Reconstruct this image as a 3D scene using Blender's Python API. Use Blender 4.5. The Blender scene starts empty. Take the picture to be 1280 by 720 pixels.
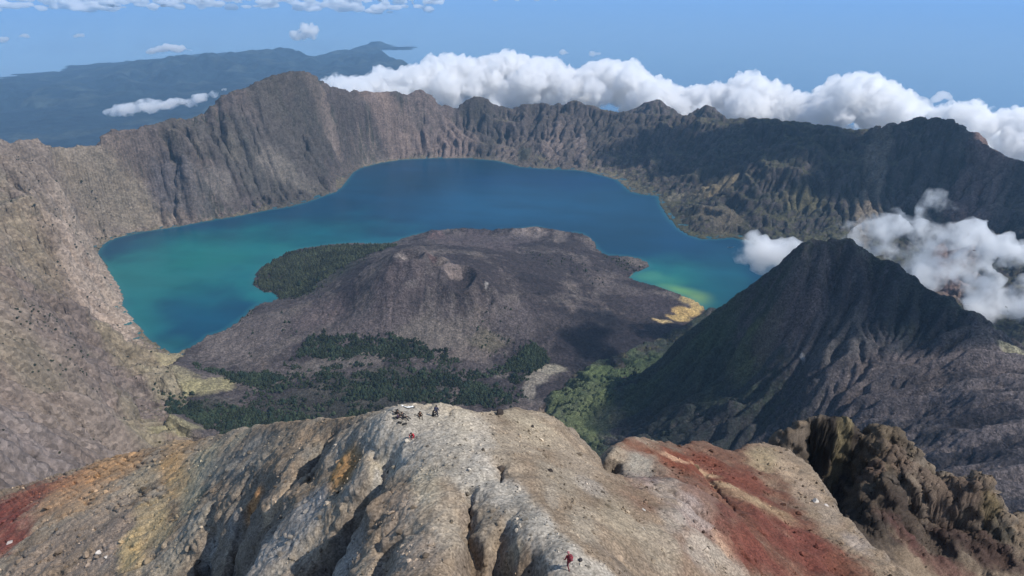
import bpy, bmesh, math, random
import numpy as np
from mathutils import Vector, Matrix

random.seed(7)
RNG = np.random.default_rng(11)
scn = bpy.context.scene
COL = scn.collection

# ------------------------------------------------------------------ camera / measuring
CAMZ = 3800.0
PITCH = math.radians(25.0)
FPX = 853.0
CP, SP = math.cos(PITCH), math.sin(PITCH)
LAKE = 2008.0
SUN_EL = math.radians(48); SUN_AZ = math.radians(110)      # azimuth clockwise from +Y (the view direction)


def ray(px, py):
    px = np.asarray(px, float); py = np.asarray(py, float)
    r = (px - 640.0) / FPX
    u = (360.0 - py) / FPX
    return r, CP + u * SP, -SP + u * CP


def Pf(px, py, fwd):
    """point seen at (px, py) at forward distance fwd (metres)"""
    r, f, z = ray(px, py)
    return (float(r / f * fwd), float(fwd), float(CAMZ + z / f * fwd))


def Pz(px, py, zz):
    r, f, z = ray(px, py)
    t = (zz - CAMZ) / z
    return (float(r * t), float(f * t), float(zz))


# ------------------------------------------------------------------ noise
_perm = np.random.default_rng(3).permutation(256).astype(np.int32)
_perm = np.concatenate([_perm, _perm, _perm])
_ang = np.random.default_rng(5).random(256) * 2 * np.pi
_gx, _gy = np.cos(_ang).astype(np.float32), np.sin(_ang).astype(np.float32)
_g3 = np.random.default_rng(6).normal(size=(256, 3))
_g3 = (_g3 / np.linalg.norm(_g3, axis=1)[:, None]).astype(np.float32)


def perlin(x, y, seed=0):
    x = np.asarray(x, np.float64) + seed * 17.31; y = np.asarray(y, np.float64) - seed * 9.77
    xi = np.floor(x).astype(np.int64); yi = np.floor(y).astype(np.int64)
    fx = (x - xi).astype(np.float32); fy = (y - yi).astype(np.float32)
    xi &= 255; yi &= 255
    u = fx * fx * fx * (fx * (fx * 6 - 15) + 10); v = fy * fy * fy * (fy * (fy * 6 - 15) + 10)
    a = _perm[xi]; b = _perm[xi + 1]
    h00 = _perm[a + yi]; h10 = _perm[b + yi]; h01 = _perm[a + yi + 1]; h11 = _perm[b + yi + 1]
    n00 = _gx[h00] * fx + _gy[h00] * fy
    n10 = _gx[h10] * (fx - 1) + _gy[h10] * fy
    n01 = _gx[h01] * fx + _gy[h01] * (fy - 1)
    n11 = _gx[h11] * (fx - 1) + _gy[h11] * (fy - 1)
    return ((n00 * (1 - u) + n10 * u) * (1 - v) + (n01 * (1 - u) + n11 * u) * v) * 1.5


def perlin3(p, seed=0):
    p = np.asarray(p, np.float64) + seed * 13.7
    i = np.floor(p).astype(np.int64); f = (p - i).astype(np.float32); i &= 255
    w = f * f * f * (f * (f * 6 - 15) + 10)
    out = 0
    for dx in (0, 1):
        for dy in (0, 1):
            for dz in (0, 1):
                h = _perm[_perm[_perm[i[:, 0] + dx] + i[:, 1] + dy] + i[:, 2] + dz]
                g = _g3[h]
                d = g[:, 0] * (f[:, 0] - dx) + g[:, 1] * (f[:, 1] - dy) + g[:, 2] * (f[:, 2] - dz)
                ww = (w[:, 0] if dx else 1 - w[:, 0]) * (w[:, 1] if dy else 1 - w[:, 1]) * (w[:, 2] if dz else 1 - w[:, 2])
                out = out + d * ww
    return out * 1.4


def fbm(x, y, sc, oc=5, gain=0.5, seed=0):
    t = 0; a = 1.0; n = 0
    for k in range(oc):
        t = t + a * perlin(x / sc, y / sc, seed + k * 3 + 1); n += a
        a *= gain; sc *= 0.49
    return t / n * 1.6


def ridged(x, y, sc, oc=5, gain=0.5, seed=0):
    t = 0; a = 1.0; n = 0
    for k in range(oc):
        t = t + a * (1 - np.abs(perlin(x / sc, y / sc, seed + k * 3 + 1)) * 2); n += a
        a *= gain; sc *= 0.49
    return t / n


def sstep(a, b, x):
    t = np.clip((x - a) / (b - a), 0, 1)
    return t * t * (3 - 2 * t)


# ------------------------------------------------------------------ surfaces through measured points
def tps_fit(pts, scale, smooth=0.0):
    P = np.array(pts, float)
    xy = P[:, :2] / scale
    d = np.linalg.norm(xy[:, None] - xy[None], axis=2)
    K = np.where(d > 1e-9, d * d * np.log(np.maximum(d, 1e-9)), 0) + np.eye(len(P)) * smooth
    Q = np.concatenate([np.ones((len(P), 1)), xy], 1)
    A = np.block([[K, Q], [Q.T, np.zeros((3, 3))]])
    b = np.concatenate([P[:, 2], np.zeros(3)])
    w = np.linalg.solve(A, b)
    return xy, w, scale


def tps_eval(fit, X, Y):
    xy, w, sc = fit
    sh = X.shape
    x = (X.ravel() / sc).astype(np.float32); y = (Y.ravel() / sc).astype(np.float32)
    out = np.zeros(len(x))
    n = len(xy)
    for s in range(0, len(x), 40000):
        xs, ys = x[s:s + 40000], y[s:s + 40000]
        r2 = (xs[:, None] - xy[None, :, 0].astype(np.float32)) ** 2 + (ys[:, None] - xy[None, :, 1].astype(np.float32)) ** 2
        k = 0.5 * r2 * np.log(np.maximum(r2, 1e-12))
        out[s:s + 40000] = k @ w[:n] + w[n] + w[n + 1] * xs + w[n + 2] * ys
    return out.reshape(sh)


def seg_dist(X, Y, poly, closed=False):
    """distance to a polyline, and the running parameter (segment index + t) of the nearest point"""
    P = np.array(poly, float)[:, :2]
    best = np.full(X.shape, 1e18); par = np.zeros(X.shape)
    n = len(P)
    for i in range(n if closed else n - 1):
        a = P[i]; b = P[(i + 1) % n]; d = b - a
        L = d @ d + 1e-12
        t = np.clip(((X - a[0]) * d[0] + (Y - a[1]) * d[1]) / L, 0, 1)
        q = (X - a[0] - t * d[0]) ** 2 + (Y - a[1] - t * d[1]) ** 2
        m = q < best
        best = np.where(m, q, best); par = np.where(m, i + t, par)
    return np.sqrt(best), par


def inside(X, Y, poly):
    P = np.array(poly, float)[:, :2]
    c = np.zeros(X.shape, bool)
    j = len(P) - 1
    for i in range(len(P)):
        xi, yi = P[i]; xj, yj = P[j]
        if yi != yj:
            c ^= ((yi > Y) != (yj > Y)) & (X < (xj - xi) * (Y - yi) / (yj - yi) + xi)
        j = i
    return c


def erode(h, cell, iters, k, m=0.45, talus=1.2, diff=0.03, mask=None, a0=4.0):
    h = h.astype(np.float64).copy()
    H, W = h.shape
    N = H * W
    idx = np.arange(N).reshape(H, W)
    offs = [(-1, 0, 1), (1, 0, 1), (0, -1, 1), (0, 1, 1), (-1, -1, 1.4142), (-1, 1, 1.4142), (1, -1, 1.4142), (1, 1, 1.4142)]
    for it in range(iters):
        p = np.pad(h, 1, mode='edge')
        best = np.zeros((H, W)); rec = idx.copy()
        for dy, dx, dd in offs:
            s = (h - p[1 + dy:1 + dy + H, 1 + dx:1 + dx + W]) / (dd * cell)
            mm = s > best
            if dy == -1: mm[0] = False
            if dy == 1: mm[-1] = False
            if dx == -1: mm[:, 0] = False
            if dx == 1: mm[:, -1] = False
            best = np.where(mm, s, best)
            rec = np.where(mm, idx + dy * W + dx, rec)
        r = rec.ravel(); root = r == np.arange(N)
        A = np.ones(N)
        j = r.copy(); live = ~root
        for _ in range(10):
            A = A + np.bincount(j[live], A[live], N)
            nl = live & ~root[j]
            j = j[j]; live = nl
            if not live.any(): break
        A = np.maximum(A.reshape(H, W) - a0, 0) * cell
        drop = h - h.ravel()[rec]
        dh = np.minimum(k * A ** m * best * cell, 0.45 * drop)
        lap = p[:-2, 1:-1] + p[2:, 1:-1] + p[1:-1, :-2] + p[1:-1, 2:] - 4 * h
        th = np.clip(best - talus, 0, 1.0)
        d = -dh + lap * np.clip(diff + 0.22 * th, 0, 0.22)
        if mask is not None: d = d * mask
        h += d
    return h


class Grid:
    def __init__(s, x0, x1, y0, y1, cell):
        s.x0, s.y0, s.c = x0, y0, cell
        s.nx = int((x1 - x0) / cell) + 1; s.ny = int((y1 - y0) / cell) + 1
        s.X, s.Y = np.meshgrid(x0 + np.arange(s.nx) * cell, y0 + np.arange(s.ny) * cell)

    def sample(s, A, X, Y):
        """cubic lookup of a field on the grid"""
        u = np.clip((X - s.x0) / s.c, 1, s.nx - 3.001); v = np.clip((Y - s.y0) / s.c, 1, s.ny - 3.001)
        i = u.astype(int); j = v.astype(int); fu = u - i; fv = v - j

        def wts(t):
            return (-.5 * t + t * t - .5 * t ** 3, 1 - 2.5 * t * t + 1.5 * t ** 3, .5 * t + 2 * t * t - 1.5 * t ** 3, -.5 * t * t + .5 * t ** 3)
        wu, wv = wts(fu), wts(fv)
        o = 0
        for b in range(4):
            row = 0
            for a in range(4):
                row = row + wu[a] * A[j + b - 1, i + a - 1]
            o = o + wv[b] * row
        return o

    def lin(s, A, X, Y):
        u = np.clip((X - s.x0) / s.c, 0, s.nx - 1.001); v = np.clip((Y - s.y0) / s.c, 0, s.ny - 1.001)
        i = u.astype(int); j = v.astype(int); fu = u - i; fv = v - j
        return (A[j, i] * (1 - fu) + A[j, i + 1] * fu) * (1 - fv) + (A[j + 1, i] * (1 - fu) + A[j + 1, i + 1] * fu) * fv


# ------------------------------------------------------------------ mesh helpers
def link(o, parent=None):
    COL.objects.link(o)
    if parent is not None: o.parent = parent
    return o


def tag(o, label=None, cat=None, group=None, kind=None):
    if label: o['label'] = label
    if cat: o['category'] = cat
    if group: o['group'] = group
    if kind: o['kind'] = kind
    return o


def mesh_np(name, V, F, mat, cols=None, smooth=True, fields=None):
    """V (n,3), F (m,3|4) -> object; cols (n,3) goes to the point attribute 'tint'"""
    me = bpy.data.meshes.new(name)
    V = np.ascontiguousarray(V, np.float32); F = np.ascontiguousarray(F, np.int32)
    me.vertices.add(len(V)); me.vertices.foreach_set('co', V.ravel())
    k = F.shape[1]
    me.loops.add(F.size); me.loops.foreach_set('vertex_index', F.ravel())
    me.polygons.add(len(F))
    me.polygons.foreach_set('loop_start', np.arange(0, F.size, k, dtype=np.int32))
    me.polygons.foreach_set('loop_total', np.full(len(F), k, np.int32))
    me.update(calc_edges=True)
    me.polygons.foreach_set('use_smooth', np.full(len(F), smooth, bool))
    if cols is not None:
        a = me.attributes.new('tint', 'FLOAT_COLOR', 'POINT')
        c = np.ones((len(V), 4), np.float32); c[:, :3] = np.clip(cols, 0, 1)
        a.data.foreach_set('color', c.ravel())
    for nm, arr in (fields or {}).items():
        a = me.attributes.new(nm, 'FLOAT', 'POINT')
        a.data.foreach_set('value', np.ascontiguousarray(arr, np.float32))
    me.materials.append(mat)
    o = bpy.data.objects.new(name, me)
    return link(o)


def sheet(name, X, Y, Z, mat, C, keep=None):
    """grid of points -> mesh, dropping quads whose corners are not all kept"""
    n, m = X.shape
    idx = np.arange(n * m).reshape(n, m)
    F = np.stack([idx[:-1, :-1], idx[:-1, 1:], idx[1:, 1:], idx[1:, :-1]], -1).reshape(-1, 4)
    if keep is not None:
        k = keep.ravel()
        F = F[k[F].any(axis=1)]
    used = np.unique(F)
    remap = np.full(n * m, -1); remap[used] = np.arange(len(used))
    V = np.stack([X.ravel(), Y.ravel(), Z.ravel()], 1)[used]
    return mesh_np(name, V, remap[F], mat, C.reshape(-1, 3)[used])


def fan(y0, y1, rows, u0, u1, cols):
    """points spaced evenly as distance grows: fine near, coarse far"""
    yy = y0 * (y1 / y0) ** np.linspace(0, 1, rows)
    uu = np.linspace(u0, u1, cols)
    U, Yv = np.meshgrid(uu, yy)
    return U * Yv, Yv


def slope_of(Z, X, Y):
    """gradient of Z over a fan whose rows share Y"""
    dZr = np.gradient(Z, axis=0); dZc = np.gradient(Z, axis=1)
    dXc = np.gradient(X, axis=1); dXr = np.gradient(X, axis=0); dYr = np.gradient(Y, axis=0)
    gx = dZc / dXc
    gy = (dZr - gx * dXr) / dYr
    return gx, gy


def roughen(X, Y, Z, keep, waves, amp, zs=1.0, seed=0):
    """push the kept points along their normals by solid noise: ledges, blocks and overhangs instead of pleats"""
    gx, gy = slope_of(Z, X, Y)
    nn = np.stack([-gx, -gy, np.ones_like(gx)], -1); nn /= np.linalg.norm(nn, axis=-1, keepdims=True)
    k = keep & (amp > .02)
    P = np.stack([X[k], Y[k], Z[k] * zs], -1)
    d = 0
    for i, (wl, a) in enumerate(waves):
        q = perlin3(P / wl, seed + i)
        d = d + (q if i % 2 else (.5 - np.abs(q) * 1.6)) * a
    d = d * amp[k]
    X2, Y2, Z2 = X.copy(), Y.copy(), Z.copy()
    X2[k] += nn[k][:, 0] * d; Y2[k] += nn[k][:, 1] * d; Z2[k] += nn[k][:, 2] * d
    return X2, Y2, Z2


def mix(a, b, t):
    a = np.asarray(a, float); b = np.asarray(b, float)
    return a * (1 - t[..., None]) + b * t[..., None]


# ------------------------------------------------------------------ materials
def new_mat(name):
    m = bpy.data.materials.new(name); m.use_nodes = True
    nt = m.node_tree; nt.nodes.clear()
    out = nt.nodes.new('ShaderNodeOutputMaterial')
    return m, nt, out


def N(nt, t, **kw):
    n = nt.nodes.new(t)
    for k, v in kw.items():
        if k in n.inputs: n.inputs[k].default_value = v
        else: setattr(n, k, v)
    return n


def rock_mat(name, sc1, sc2, speck=0.5, bump=0.6, rough=0.95, dist=1.0, big=0.25):
    """ground colour from the sheet's own tint, broken up by stones, grit and pits at sizes sc1 / sc2 (metres)"""
    m, nt, out = new_mat(name)
    L = nt.links.new
    b = N(nt, 'ShaderNodeBsdfPrincipled', Roughness=rough)
    b.inputs['Specular IOR Level'].default_value = 0.15
    at = N(nt, 'ShaderNodeAttribute', attribute_name='tint')
    geo = N(nt, 'ShaderNodeNewGeometry')
    n1 = N(nt, 'ShaderNodeTexNoise', Scale=1.0 / sc1, Detail=8.0, Roughness=0.65)
    n2 = N(nt, 'ShaderNodeTexNoise', Scale=1.0 / sc2, Detail=5.0, Roughness=0.7)
    v1 = N(nt, 'ShaderNodeTexVoronoi', Scale=1.1 / sc2)
    for n in (n1, n2, v1): L(geo.outputs['Position'], n.inputs['Vector'])
    a1 = N(nt, 'ShaderNodeMapRange'); a1.inputs['From Min'].default_value = .3; a1.inputs['From Max'].default_value = .7
    a1.inputs['To Min'].default_value = 1 - speck * .6; a1.inputs['To Max'].default_value = 1 + speck * .6
    L(n1.outputs['Fac'], a1.inputs['Value'])
    a2 = N(nt, 'ShaderNodeMapRange'); a2.inputs['From Min'].default_value = .3; a2.inputs['From Max'].default_value = .7
    a2.inputs['To Min'].default_value = 1 - speck; a2.inputs['To Max'].default_value = 1 + speck
    L(n2.outputs['Fac'], a2.inputs['Value'])
    sep = N(nt, 'ShaderNodeSeparateColor'); L(v1.outputs['Color'], sep.inputs['Color'])
    a3 = N(nt, 'ShaderNodeMapRange'); a3.inputs['To Min'].default_value = 1 - speck; a3.inputs['To Max'].default_value = 1 + speck
    L(sep.outputs['Red'], a3.inputs['Value'])
    mu = N(nt, 'ShaderNodeMath', operation='MULTIPLY'); L(a1.outputs[0], mu.inputs[0]); L(a2.outputs[0], mu.inputs[1])
    mu2 = N(nt, 'ShaderNodeMath', operation='MULTIPLY'); L(mu.outputs[0], mu2.inputs[0]); L(a3.outputs[0], mu2.inputs[1])
    vm = N(nt, 'ShaderNodeVectorMath', operation='SCALE'); L(at.outputs['Color'], vm.inputs[0]); L(mu2.outputs[0], vm.inputs['Scale'])
    L(vm.outputs[0], b.inputs['Base Color'])
    h = N(nt, 'ShaderNodeMath', operation='MULTIPLY_ADD'); h.inputs[1].default_value = sc1 * big
    L(n1.outputs['Fac'], h.inputs[0])
    h2 = N(nt, 'ShaderNodeMath', operation='MULTIPLY'); h2.inputs[1].default_value = sc2 * .45
    L(n2.outputs['Fac'], h2.inputs[0]); L(h2.outputs[0], h.inputs[2])
    bp = N(nt, 'ShaderNodeBump', Strength=bump, Distance=dist)
    L(h.outputs[0], bp.inputs['Height']); L(bp.outputs['Normal'], b.inputs['Normal'])
    L(b.outputs[0], out.inputs['Surface'])
    return m


def plain_mat(name, col, rough=0.8, var=0.25, sc=0.5, metal=0.0):
    m, nt, out = new_mat(name)
    L = nt.links.new
    b = N(nt, 'ShaderNodeBsdfPrincipled', Roughness=rough, Metallic=metal)
    tc = N(nt, 'ShaderNodeTexCoord')
    n1 = N(nt, 'ShaderNodeTexNoise', Scale=1 / sc, Detail=4.0)
    L(tc.outputs['Object'], n1.inputs['Vector'])
    oi = N(nt, 'ShaderNodeObjectInfo')
    mr = N(nt, 'ShaderNodeMapRange'); mr.inputs['From Min'].default_value = .3; mr.inputs['From Max'].default_value = .7
    mr.inputs['To Min'].default_value = 1 - var; mr.inputs['To Max'].default_value = 1 + var
    L(n1.outputs['Fac'], mr.inputs['Value'])
    mr2 = N(nt, 'ShaderNodeMapRange'); mr2.inputs['To Min'].default_value = 1 - var; mr2.inputs['To Max'].default_value = 1 + var
    L(oi.outputs['Random'], mr2.inputs['Value'])
    mu = N(nt, 'ShaderNodeMath', operation='MULTIPLY'); L(mr.outputs[0], mu.inputs[0]); L(mr2.outputs[0], mu.inputs[1])
    vm = N(nt, 'ShaderNodeVectorMath', operation='SCALE'); vm.inputs[0].default_value = col[:3]; L(mu.outputs[0], vm.inputs['Scale'])
    L(vm.outputs[0], b.inputs['Base Color']); L(b.outputs[0], out.inputs['Surface'])
    return m
#--TERRAIN--
# ------------------------------------------------------------------ caldera: measured outlines
shore_outer = [(222,440),(215,440),(203,433),(190,425),(181,415),(172,405),(163,392),(155,383),(155,370),(150,358),(143,347),(135,335),(127,325),(122,318),(127,309),(135,302),(147,297),(160,294),(180,290),(200,287),(225,283),(250,278),(275,274),(300,270),(320,266),(340,262),(360,259),(380,254),(400,247),(420,240),(430,232),(434,226),(441,216),(452,210),(470,205),(500,200),(540,198),(580,198),(620,201),(640,206),(650,209),(680,211),(720,213),(735,215),(750,219),(770,225),(780,233),(788,240),(800,243),(822,245),(824,254),(828,262),(834,271),(840,278),(848,287),(860,294),(875,299),(895,299),(915,297),(935,302),(960,318),(975,335),(972,352),(950,372),(920,388),(898,396)]
shore_inner = [(884,389),(876,380),(864,373),(850,368),(836,362),(820,357),(808,354),(798,351),(788,347),(794,341),(806,337),(812,334),(810,328),(800,323),(785,320),(768,319),(757,318),(748,312),(742,304),(734,297),(728,292),(718,290),(712,294),(702,293),(692,289),(682,286),(672,283),(660,284),(650,286),(640,287),(628,287),(620,290),(606,291),(596,290),(584,288),(572,287),(560,288),(548,291),(538,291),(524,292),(512,295),(500,299),(490,303),(475,304),(460,304),(445,303),(430,304),(415,305),(400,307),(386,309),(372,311),(362,314),(353,318),(346,324),(338,329),(328,333),(320,339),(317,347),(317,357),(321,361),(327,365),(336,366),(344,367),(346,373),(338,377),(328,378),(318,383),(312,388),(309,393),(302,397),(296,402),(288,408),(280,413),(268,417),(259,419),(254,424),(244,430),(233,436)]
lake_px = shore_outer + shore_inner
lake_poly = [Pz(x, y, LAKE) for x, y in lake_px]

rim = [(-420,275,2700),(-300,240,3200),(-150,205,3900),(-60,180,4300),(0,170,4500),(12,176,4520),(35,171,4600),(47,169,4640),(60,173,4680),(75,177,4740),(100,180,4850),(120,178,4920),(132,166,4980),(143,161,5060),(170,160,5200),(190,154,5350),(215,148,5550),(240,146,5700),(262,131,5800),(285,115,5900),(300,111,5960),(312,105,6020),(330,96,6120),(345,91,6220),(357,87,6300),(372,85,6400),(386,88,6480),(400,95,6560),(418,104,6700),(435,105,6820),(450,107,6940),(480,111,7150),(500,112,7300),(511,118,7380),(520,111,7420),(528,110,7470),(540,117,7540),(555,128,7600),(573,133,7680),(580,125,7720),(592,118,7760),(605,120,7790),(615,128,7810),(640,135,7840),(655,130,7850),(668,130,7850),(678,127,7840),(690,130,7820),(705,128,7790),(720,124,7750),(735,130,7700),(760,137,7600),(785,140,7450),(815,142,7300),(850,143,7150),(880,146,7000),(910,148,6850),(930,147,6750),(960,146,6600),(980,150,6500),(1000,152,6400),(1030,156,6250),(1060,160,6100),(1090,163,5930),(1110,156,5800),(1140,148,5620),(1165,146,5500),(1192,148,5350),(1205,158,5250),(1220,172,5150),(1240,182,5020),(1258,192,4920),(1280,200,4800),(1330,230,4500),(1400,255,4150),(1500,280,3700),(1650,320,3000)]
rim_w = [Pf(*p) for p in rim]

cal_pts = list(rim_w) + lake_poly[::1]
cal_pts += [Pz(*p) for p in [
    # lava island and its cone
    (510,316,2376),(488,322,2350),(535,320,2350),(478,345,2300),(500,352,2300),(440,378,2150),(400,372,2110),(335,400,2055),(300,425,2030),(520,415,2125),(430,430,2065),(360,425,2045),
    (556,330,2325),(605,356,2280),(600,392,2170),(640,372,2190),(680,420,2075),(760,408,2055),(700,345,2130),(785,385,2040),(830,385,2030),(640,308,2110),(560,300,2090),(720,305,2065),(770,335,2045),
    (580,440,2075),(640,440,2060),(720,440,2040),(400,335,2040),(450,318,2060),(340,347,2024),(850,393,2013),(865,385,2011),(800,425,2025),
    # valley floor
    (300,480,2025),(260,512,2040),(400,490,2060),(500,500,2080),(600,480,2060),(650,490,2050),(670,470,2045),(235,545,2110),(700,460,2042),
    (300,455,2018),(230,472,2085),(262,488,2065),(292,490,2035),(200,466,2140),(224,448,2035),(195,500,2090),
    # bench and foot of the right hand wall
    (880,228,2170),(915,228,2230),(940,265,2090),(870,262,2070),(1000,262,2150),(1050,225,2330),(1120,262,2200),(1200,290,2160),(1280,330,2150),(1180,240,2330),(985,215,2350),(1010,300,2060),(1060,330,2080),(1100,340,2120),
    # foot of the far wall
    (320,252,2075),
]]
cal_pts += [Pf(*p) for p in [
    (0,600,700),(0,500,1150),(0,400,1900),(0,300,2900),(0,250,3500),(0,205,4150),(100,560,1200),(60,500,1350),(100,450,1950),(100,400,2380),(150,500,2000),(100,350,2900),(60,300,3300),
    (100,280,3650),(80,230,4150),(150,230,4400),(180,255,4450),(150,440,2560),(150,550,1600),(190,555,1950),(-120,600,560),(-120,400,1650),(-160,260,3250),(-250,320,2300),
    (200,190,5150),(240,215,5150),(280,180,5450)]]
cal_pts += [(0,400,2900),(0,1000,2300),(0,1500,2120),(700,800,2250),(1600,700,2250),(2600,1500,2250),(-500,300,3450),(2600,2600,2250),(3300,600,2400)]

GC = Grid(-7600, 7600, 150, 10600, 16.0)
_fit = tps_fit(cal_pts, 1000.0, 0.0005)
GQ = Grid(-7800, 7800, 0, 10800, 60.0)
_c = tps_eval(_fit, GQ.X, GQ.Y)
base = GQ.sample(_c, GC.X, GC.Y)
rim_closed = [(-7600, -500, 0)] + rim_w + [(7600, -500, 0)]
CX, CY = GC.X, GC.Y
d_rim, p_rim = seg_dist(GQ.X, GQ.Y, rim_w)
d_rim = GQ.lin(d_rim, CX, CY); p_rim = GQ.lin(p_rim, CX, CY)
d_lake, _ = seg_dist(GQ.X, GQ.Y, lake_poly, True)
d_lake = GQ.lin(d_lake, CX, CY)
in_lake = inside(CX, CY, lake_poly)
in_rim = inside(CX, CY, rim_closed)
rz = np.array([p[2] for p in rim_w])
rim_z = np.interp(p_rim, np.arange(len(rz)), rz)
land = inside(CX, CY, [Pz(x, y, LAKE) for x, y in shore_inner] + [Pz(x, y, 2045.0) for x, y in [(215,470),(235,505),(215,545),(320,560),(640,540),(690,500),(720,462),(800,430),(860,402)]])
land = land & ~in_lake
# walls: steep above, scree apron below
t = d_lake / (d_lake + d_rim + 1)
wall = in_rim & ~in_lake & ~land
prof = np.where(wall, -25 * np.sin(np.pi * np.clip(t, 0, 1)) * sstep(4200, 5200, CY), 0)
edge = sstep(0, 260, d_lake) * sstep(0, 200, d_rim)
nz = (ridged(CX + fbm(CX, CY, 800, 3, .5, 14) * 260, CY + fbm(CX, CY, 800, 3, .5, 15) * 260, 620, 6, .55, 2) - .5) * 190 + fbm(CX, CY, 1500, 3, .5, 9) * 70
amp = np.where(land, .0, 1.0) * edge * sstep(1900, 3200, CY) * .55 + np.where(land, 0, .22) * edge
near_left = sstep(-400, -1200, CX) * sstep(4200, 2600, CY)
amp = amp * (1 - .75 * near_left) * np.clip(.55 + 1.3 * fbm(CX, CY, 1700, 3, .5, 13), .12, 1.5)
base = base + prof + nz * amp + (ridged(CX, CY, 210, 4, .55, 18) - .45) * 70 * np.exp(-d_rim / 130) * in_rim * sstep(4300, 5600, CY)
out_h = rim_z - .62 * d_rim + (ridged(CX, CY, 700, 5, .5, 5) - .5) * np.minimum(d_rim * .5, 220)
for px_, py_, f_, sl_ in [(820,122,8700,.62),(886,130,8200,.66),(800,133,8900,.5)]:
    kx, ky, kz = Pf(px_, py_, f_)
    out_h = np.maximum(out_h, kz - sl_ * np.hypot(CX - kx, (CY - ky) * .8) + (ridged(CX, CY, 240, 4, .5, 19) - .6) * 60)
base = np.where(in_rim, base, out_h)
# lava flows and cone detail on the island
flow = fbm(CX, CY, 260, 5, .55, 31) * 10 + ridged(CX, CY, 120, 4, .5, 33) * 7
base = np.where(land, base + flow * sstep(20, 180, d_lake) * .8, base)
craters = [(Pz(512, 322, 2360), 75, 38), (Pz(500, 345, 2310), 70, 16), (Pz(575, 345, 2310), 85, 40), (Pz(605, 360, 2280), 60, 26), (Pz(545, 330, 2330), 60, 30)]
for (cx_, cy_, _z), r_, dep in craters:
    q = np.hypot(CX - cx_, CY - cy_) / r_
    base += np.where(q < 2.2, -dep * np.exp(-(q * 1.2) ** 4) + dep * .45 * np.exp(-((q - 1.15) / .3) ** 2), 0)
# raised lava rim along the back of the island
back = [Pz(x, y, LAKE) for x, y in [(545,296),(590,294),(640,293),(680,292),(735,303)]]
db, _ = seg_dist(CX, CY, back)
base = np.where(land, base + 32 * np.exp(-(db / 90) ** 2) * (.6 + .8 * ridged(CX, CY, 110, 3, .5, 44)), base)
qr = np.hypot(CX - craters[0][0][0], CY - craters[0][0][1])
base = np.where(land, base - 8 * np.exp(-((qr - 400) / 190) ** 2), base)
base = np.where(in_lake, LAKE - 6 - np.minimum(60, d_lake * .3), np.where(in_rim, np.maximum(base, LAKE + 2 + np.minimum(d_lake * .05, 8)), base))
base_e = erode(base, 16.0, 34, 0.034, .42, 1.35, .02, np.where(in_lake, 0, np.where(land, .04, .55 + .45 * sstep(-.3, .4, fbm(CX, CY, 500, 4, .5, 17)))))
HC = np.where(in_lake, base, np.where(in_rim, np.maximum(base_e, LAKE + 1 + np.minimum(d_lake * .04, 6)), base_e))
curvC = np.clip((np.roll(HC, 2, 0) + np.roll(HC, -2, 0) + np.roll(HC, 2, 1) + np.roll(HC, -2, 1) - 4 * HC) / 20, -1.5, 1.5)
for _k in range(2):
    curvC = (curvC + np.roll(curvC, 1, 0) + np.roll(curvC, -1, 0) + np.roll(curvC, 1, 1) + np.roll(curvC, -1, 1)) / 5


def hit(H, px, py, t0=400.0, t1=12000.0, n=3000):
    """where the line of sight through (px, py) first meets the height function H"""
    r, f, z = ray(px, py)
    tt = t0 * (t1 / t0) ** np.linspace(0, 1, n)
    x, y, zz = r * tt, f * tt, CAMZ + z * tt
    h = H(x, y)
    k = np.argmax(h > zz)
    if not (h > zz).any(): k = n - 1
    return float(x[k]), float(y[k])


def blobs(C, X, Y, H, items, wob, seed, t0=400.0, t1=12000.0, soft=(1.2, .65)):
    """ground of another kind: irregular patches centred where they lie in the terrain"""
    w1 = fbm(X, Y, wob, 5, .6, seed); w2 = fbm(X, Y, wob, 5, .6, seed + 7)
    for px, py, wx, wy, col, s in items:
        cx, cy = hit(H, px, py, t0, t1)
        ax, ay = hit(H, px + wx, py, t0, t1)
        dist = math.hypot(cx, cy)
        rx = max(wx / FPX * dist, 1e-3)
        bx, by = hit(H, px, py - wy, t0, t1); ex, ey = hit(H, px, py + wy, t0, t1)
        ry = max(min(math.hypot(bx - ex, by - ey) / 2, rx * 6 * max(wy / wx, .6)), rx * .25)
        fx, fy = cx / dist, cy / dist
        a = ((X - cx) * fy - (Y - cy) * fx) / rx
        b = ((X - cx) * fx + (Y - cy) * fy) / ry
        q = np.sqrt(a * a + b * b) + w1 * .40
        w = sstep(soft[0], soft[1], q) * s
        C = mix(C, np.array(col), w * np.clip(.95 + w2 * .4, 0, 1))
    return C


def HCf(X, Y):
    return GC.sample(HC, np.asarray(X, float), np.asarray(Y, float))


FX, FY = fan(560, 10300, 1050, -1.12, 1.12, 1700)
FZ = GC.sample(HC, FX, FY)
m_lake = GC.lin(in_lake.astype(float), FX, FY)
m_land = GC.lin(land.astype(float), FX, FY)
m_rim = GC.lin(in_rim.astype(float), FX, FY)
dl = GC.lin(d_lake, FX, FY); dr = GC.lin(d_rim, FX, FY)
cv = GC.lin(curvC, FX, FY)
rough = (1 - m_lake) * sstep(0, 60, dl)
FZ = FZ + rough * (fbm(FX, FY, 60, 5, .65, 51) * 12 + (ridged(FX, FY, 90, 5, .6, 55) - .5) * 16) * np.where(m_land > .5, .35, 1.0) * np.where(FY < 2600, .45, 1.0)
gx, gy = slope_of(FZ, FX, FY)
slp = np.hypot(gx, gy)
n_big = fbm(FX, FY, 900, 4, .5, 61); n_mid = fbm(FX, FY, 180, 5, .6, 63); n_fin = fbm(FX, FY, 35, 4, .65, 65)
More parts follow.
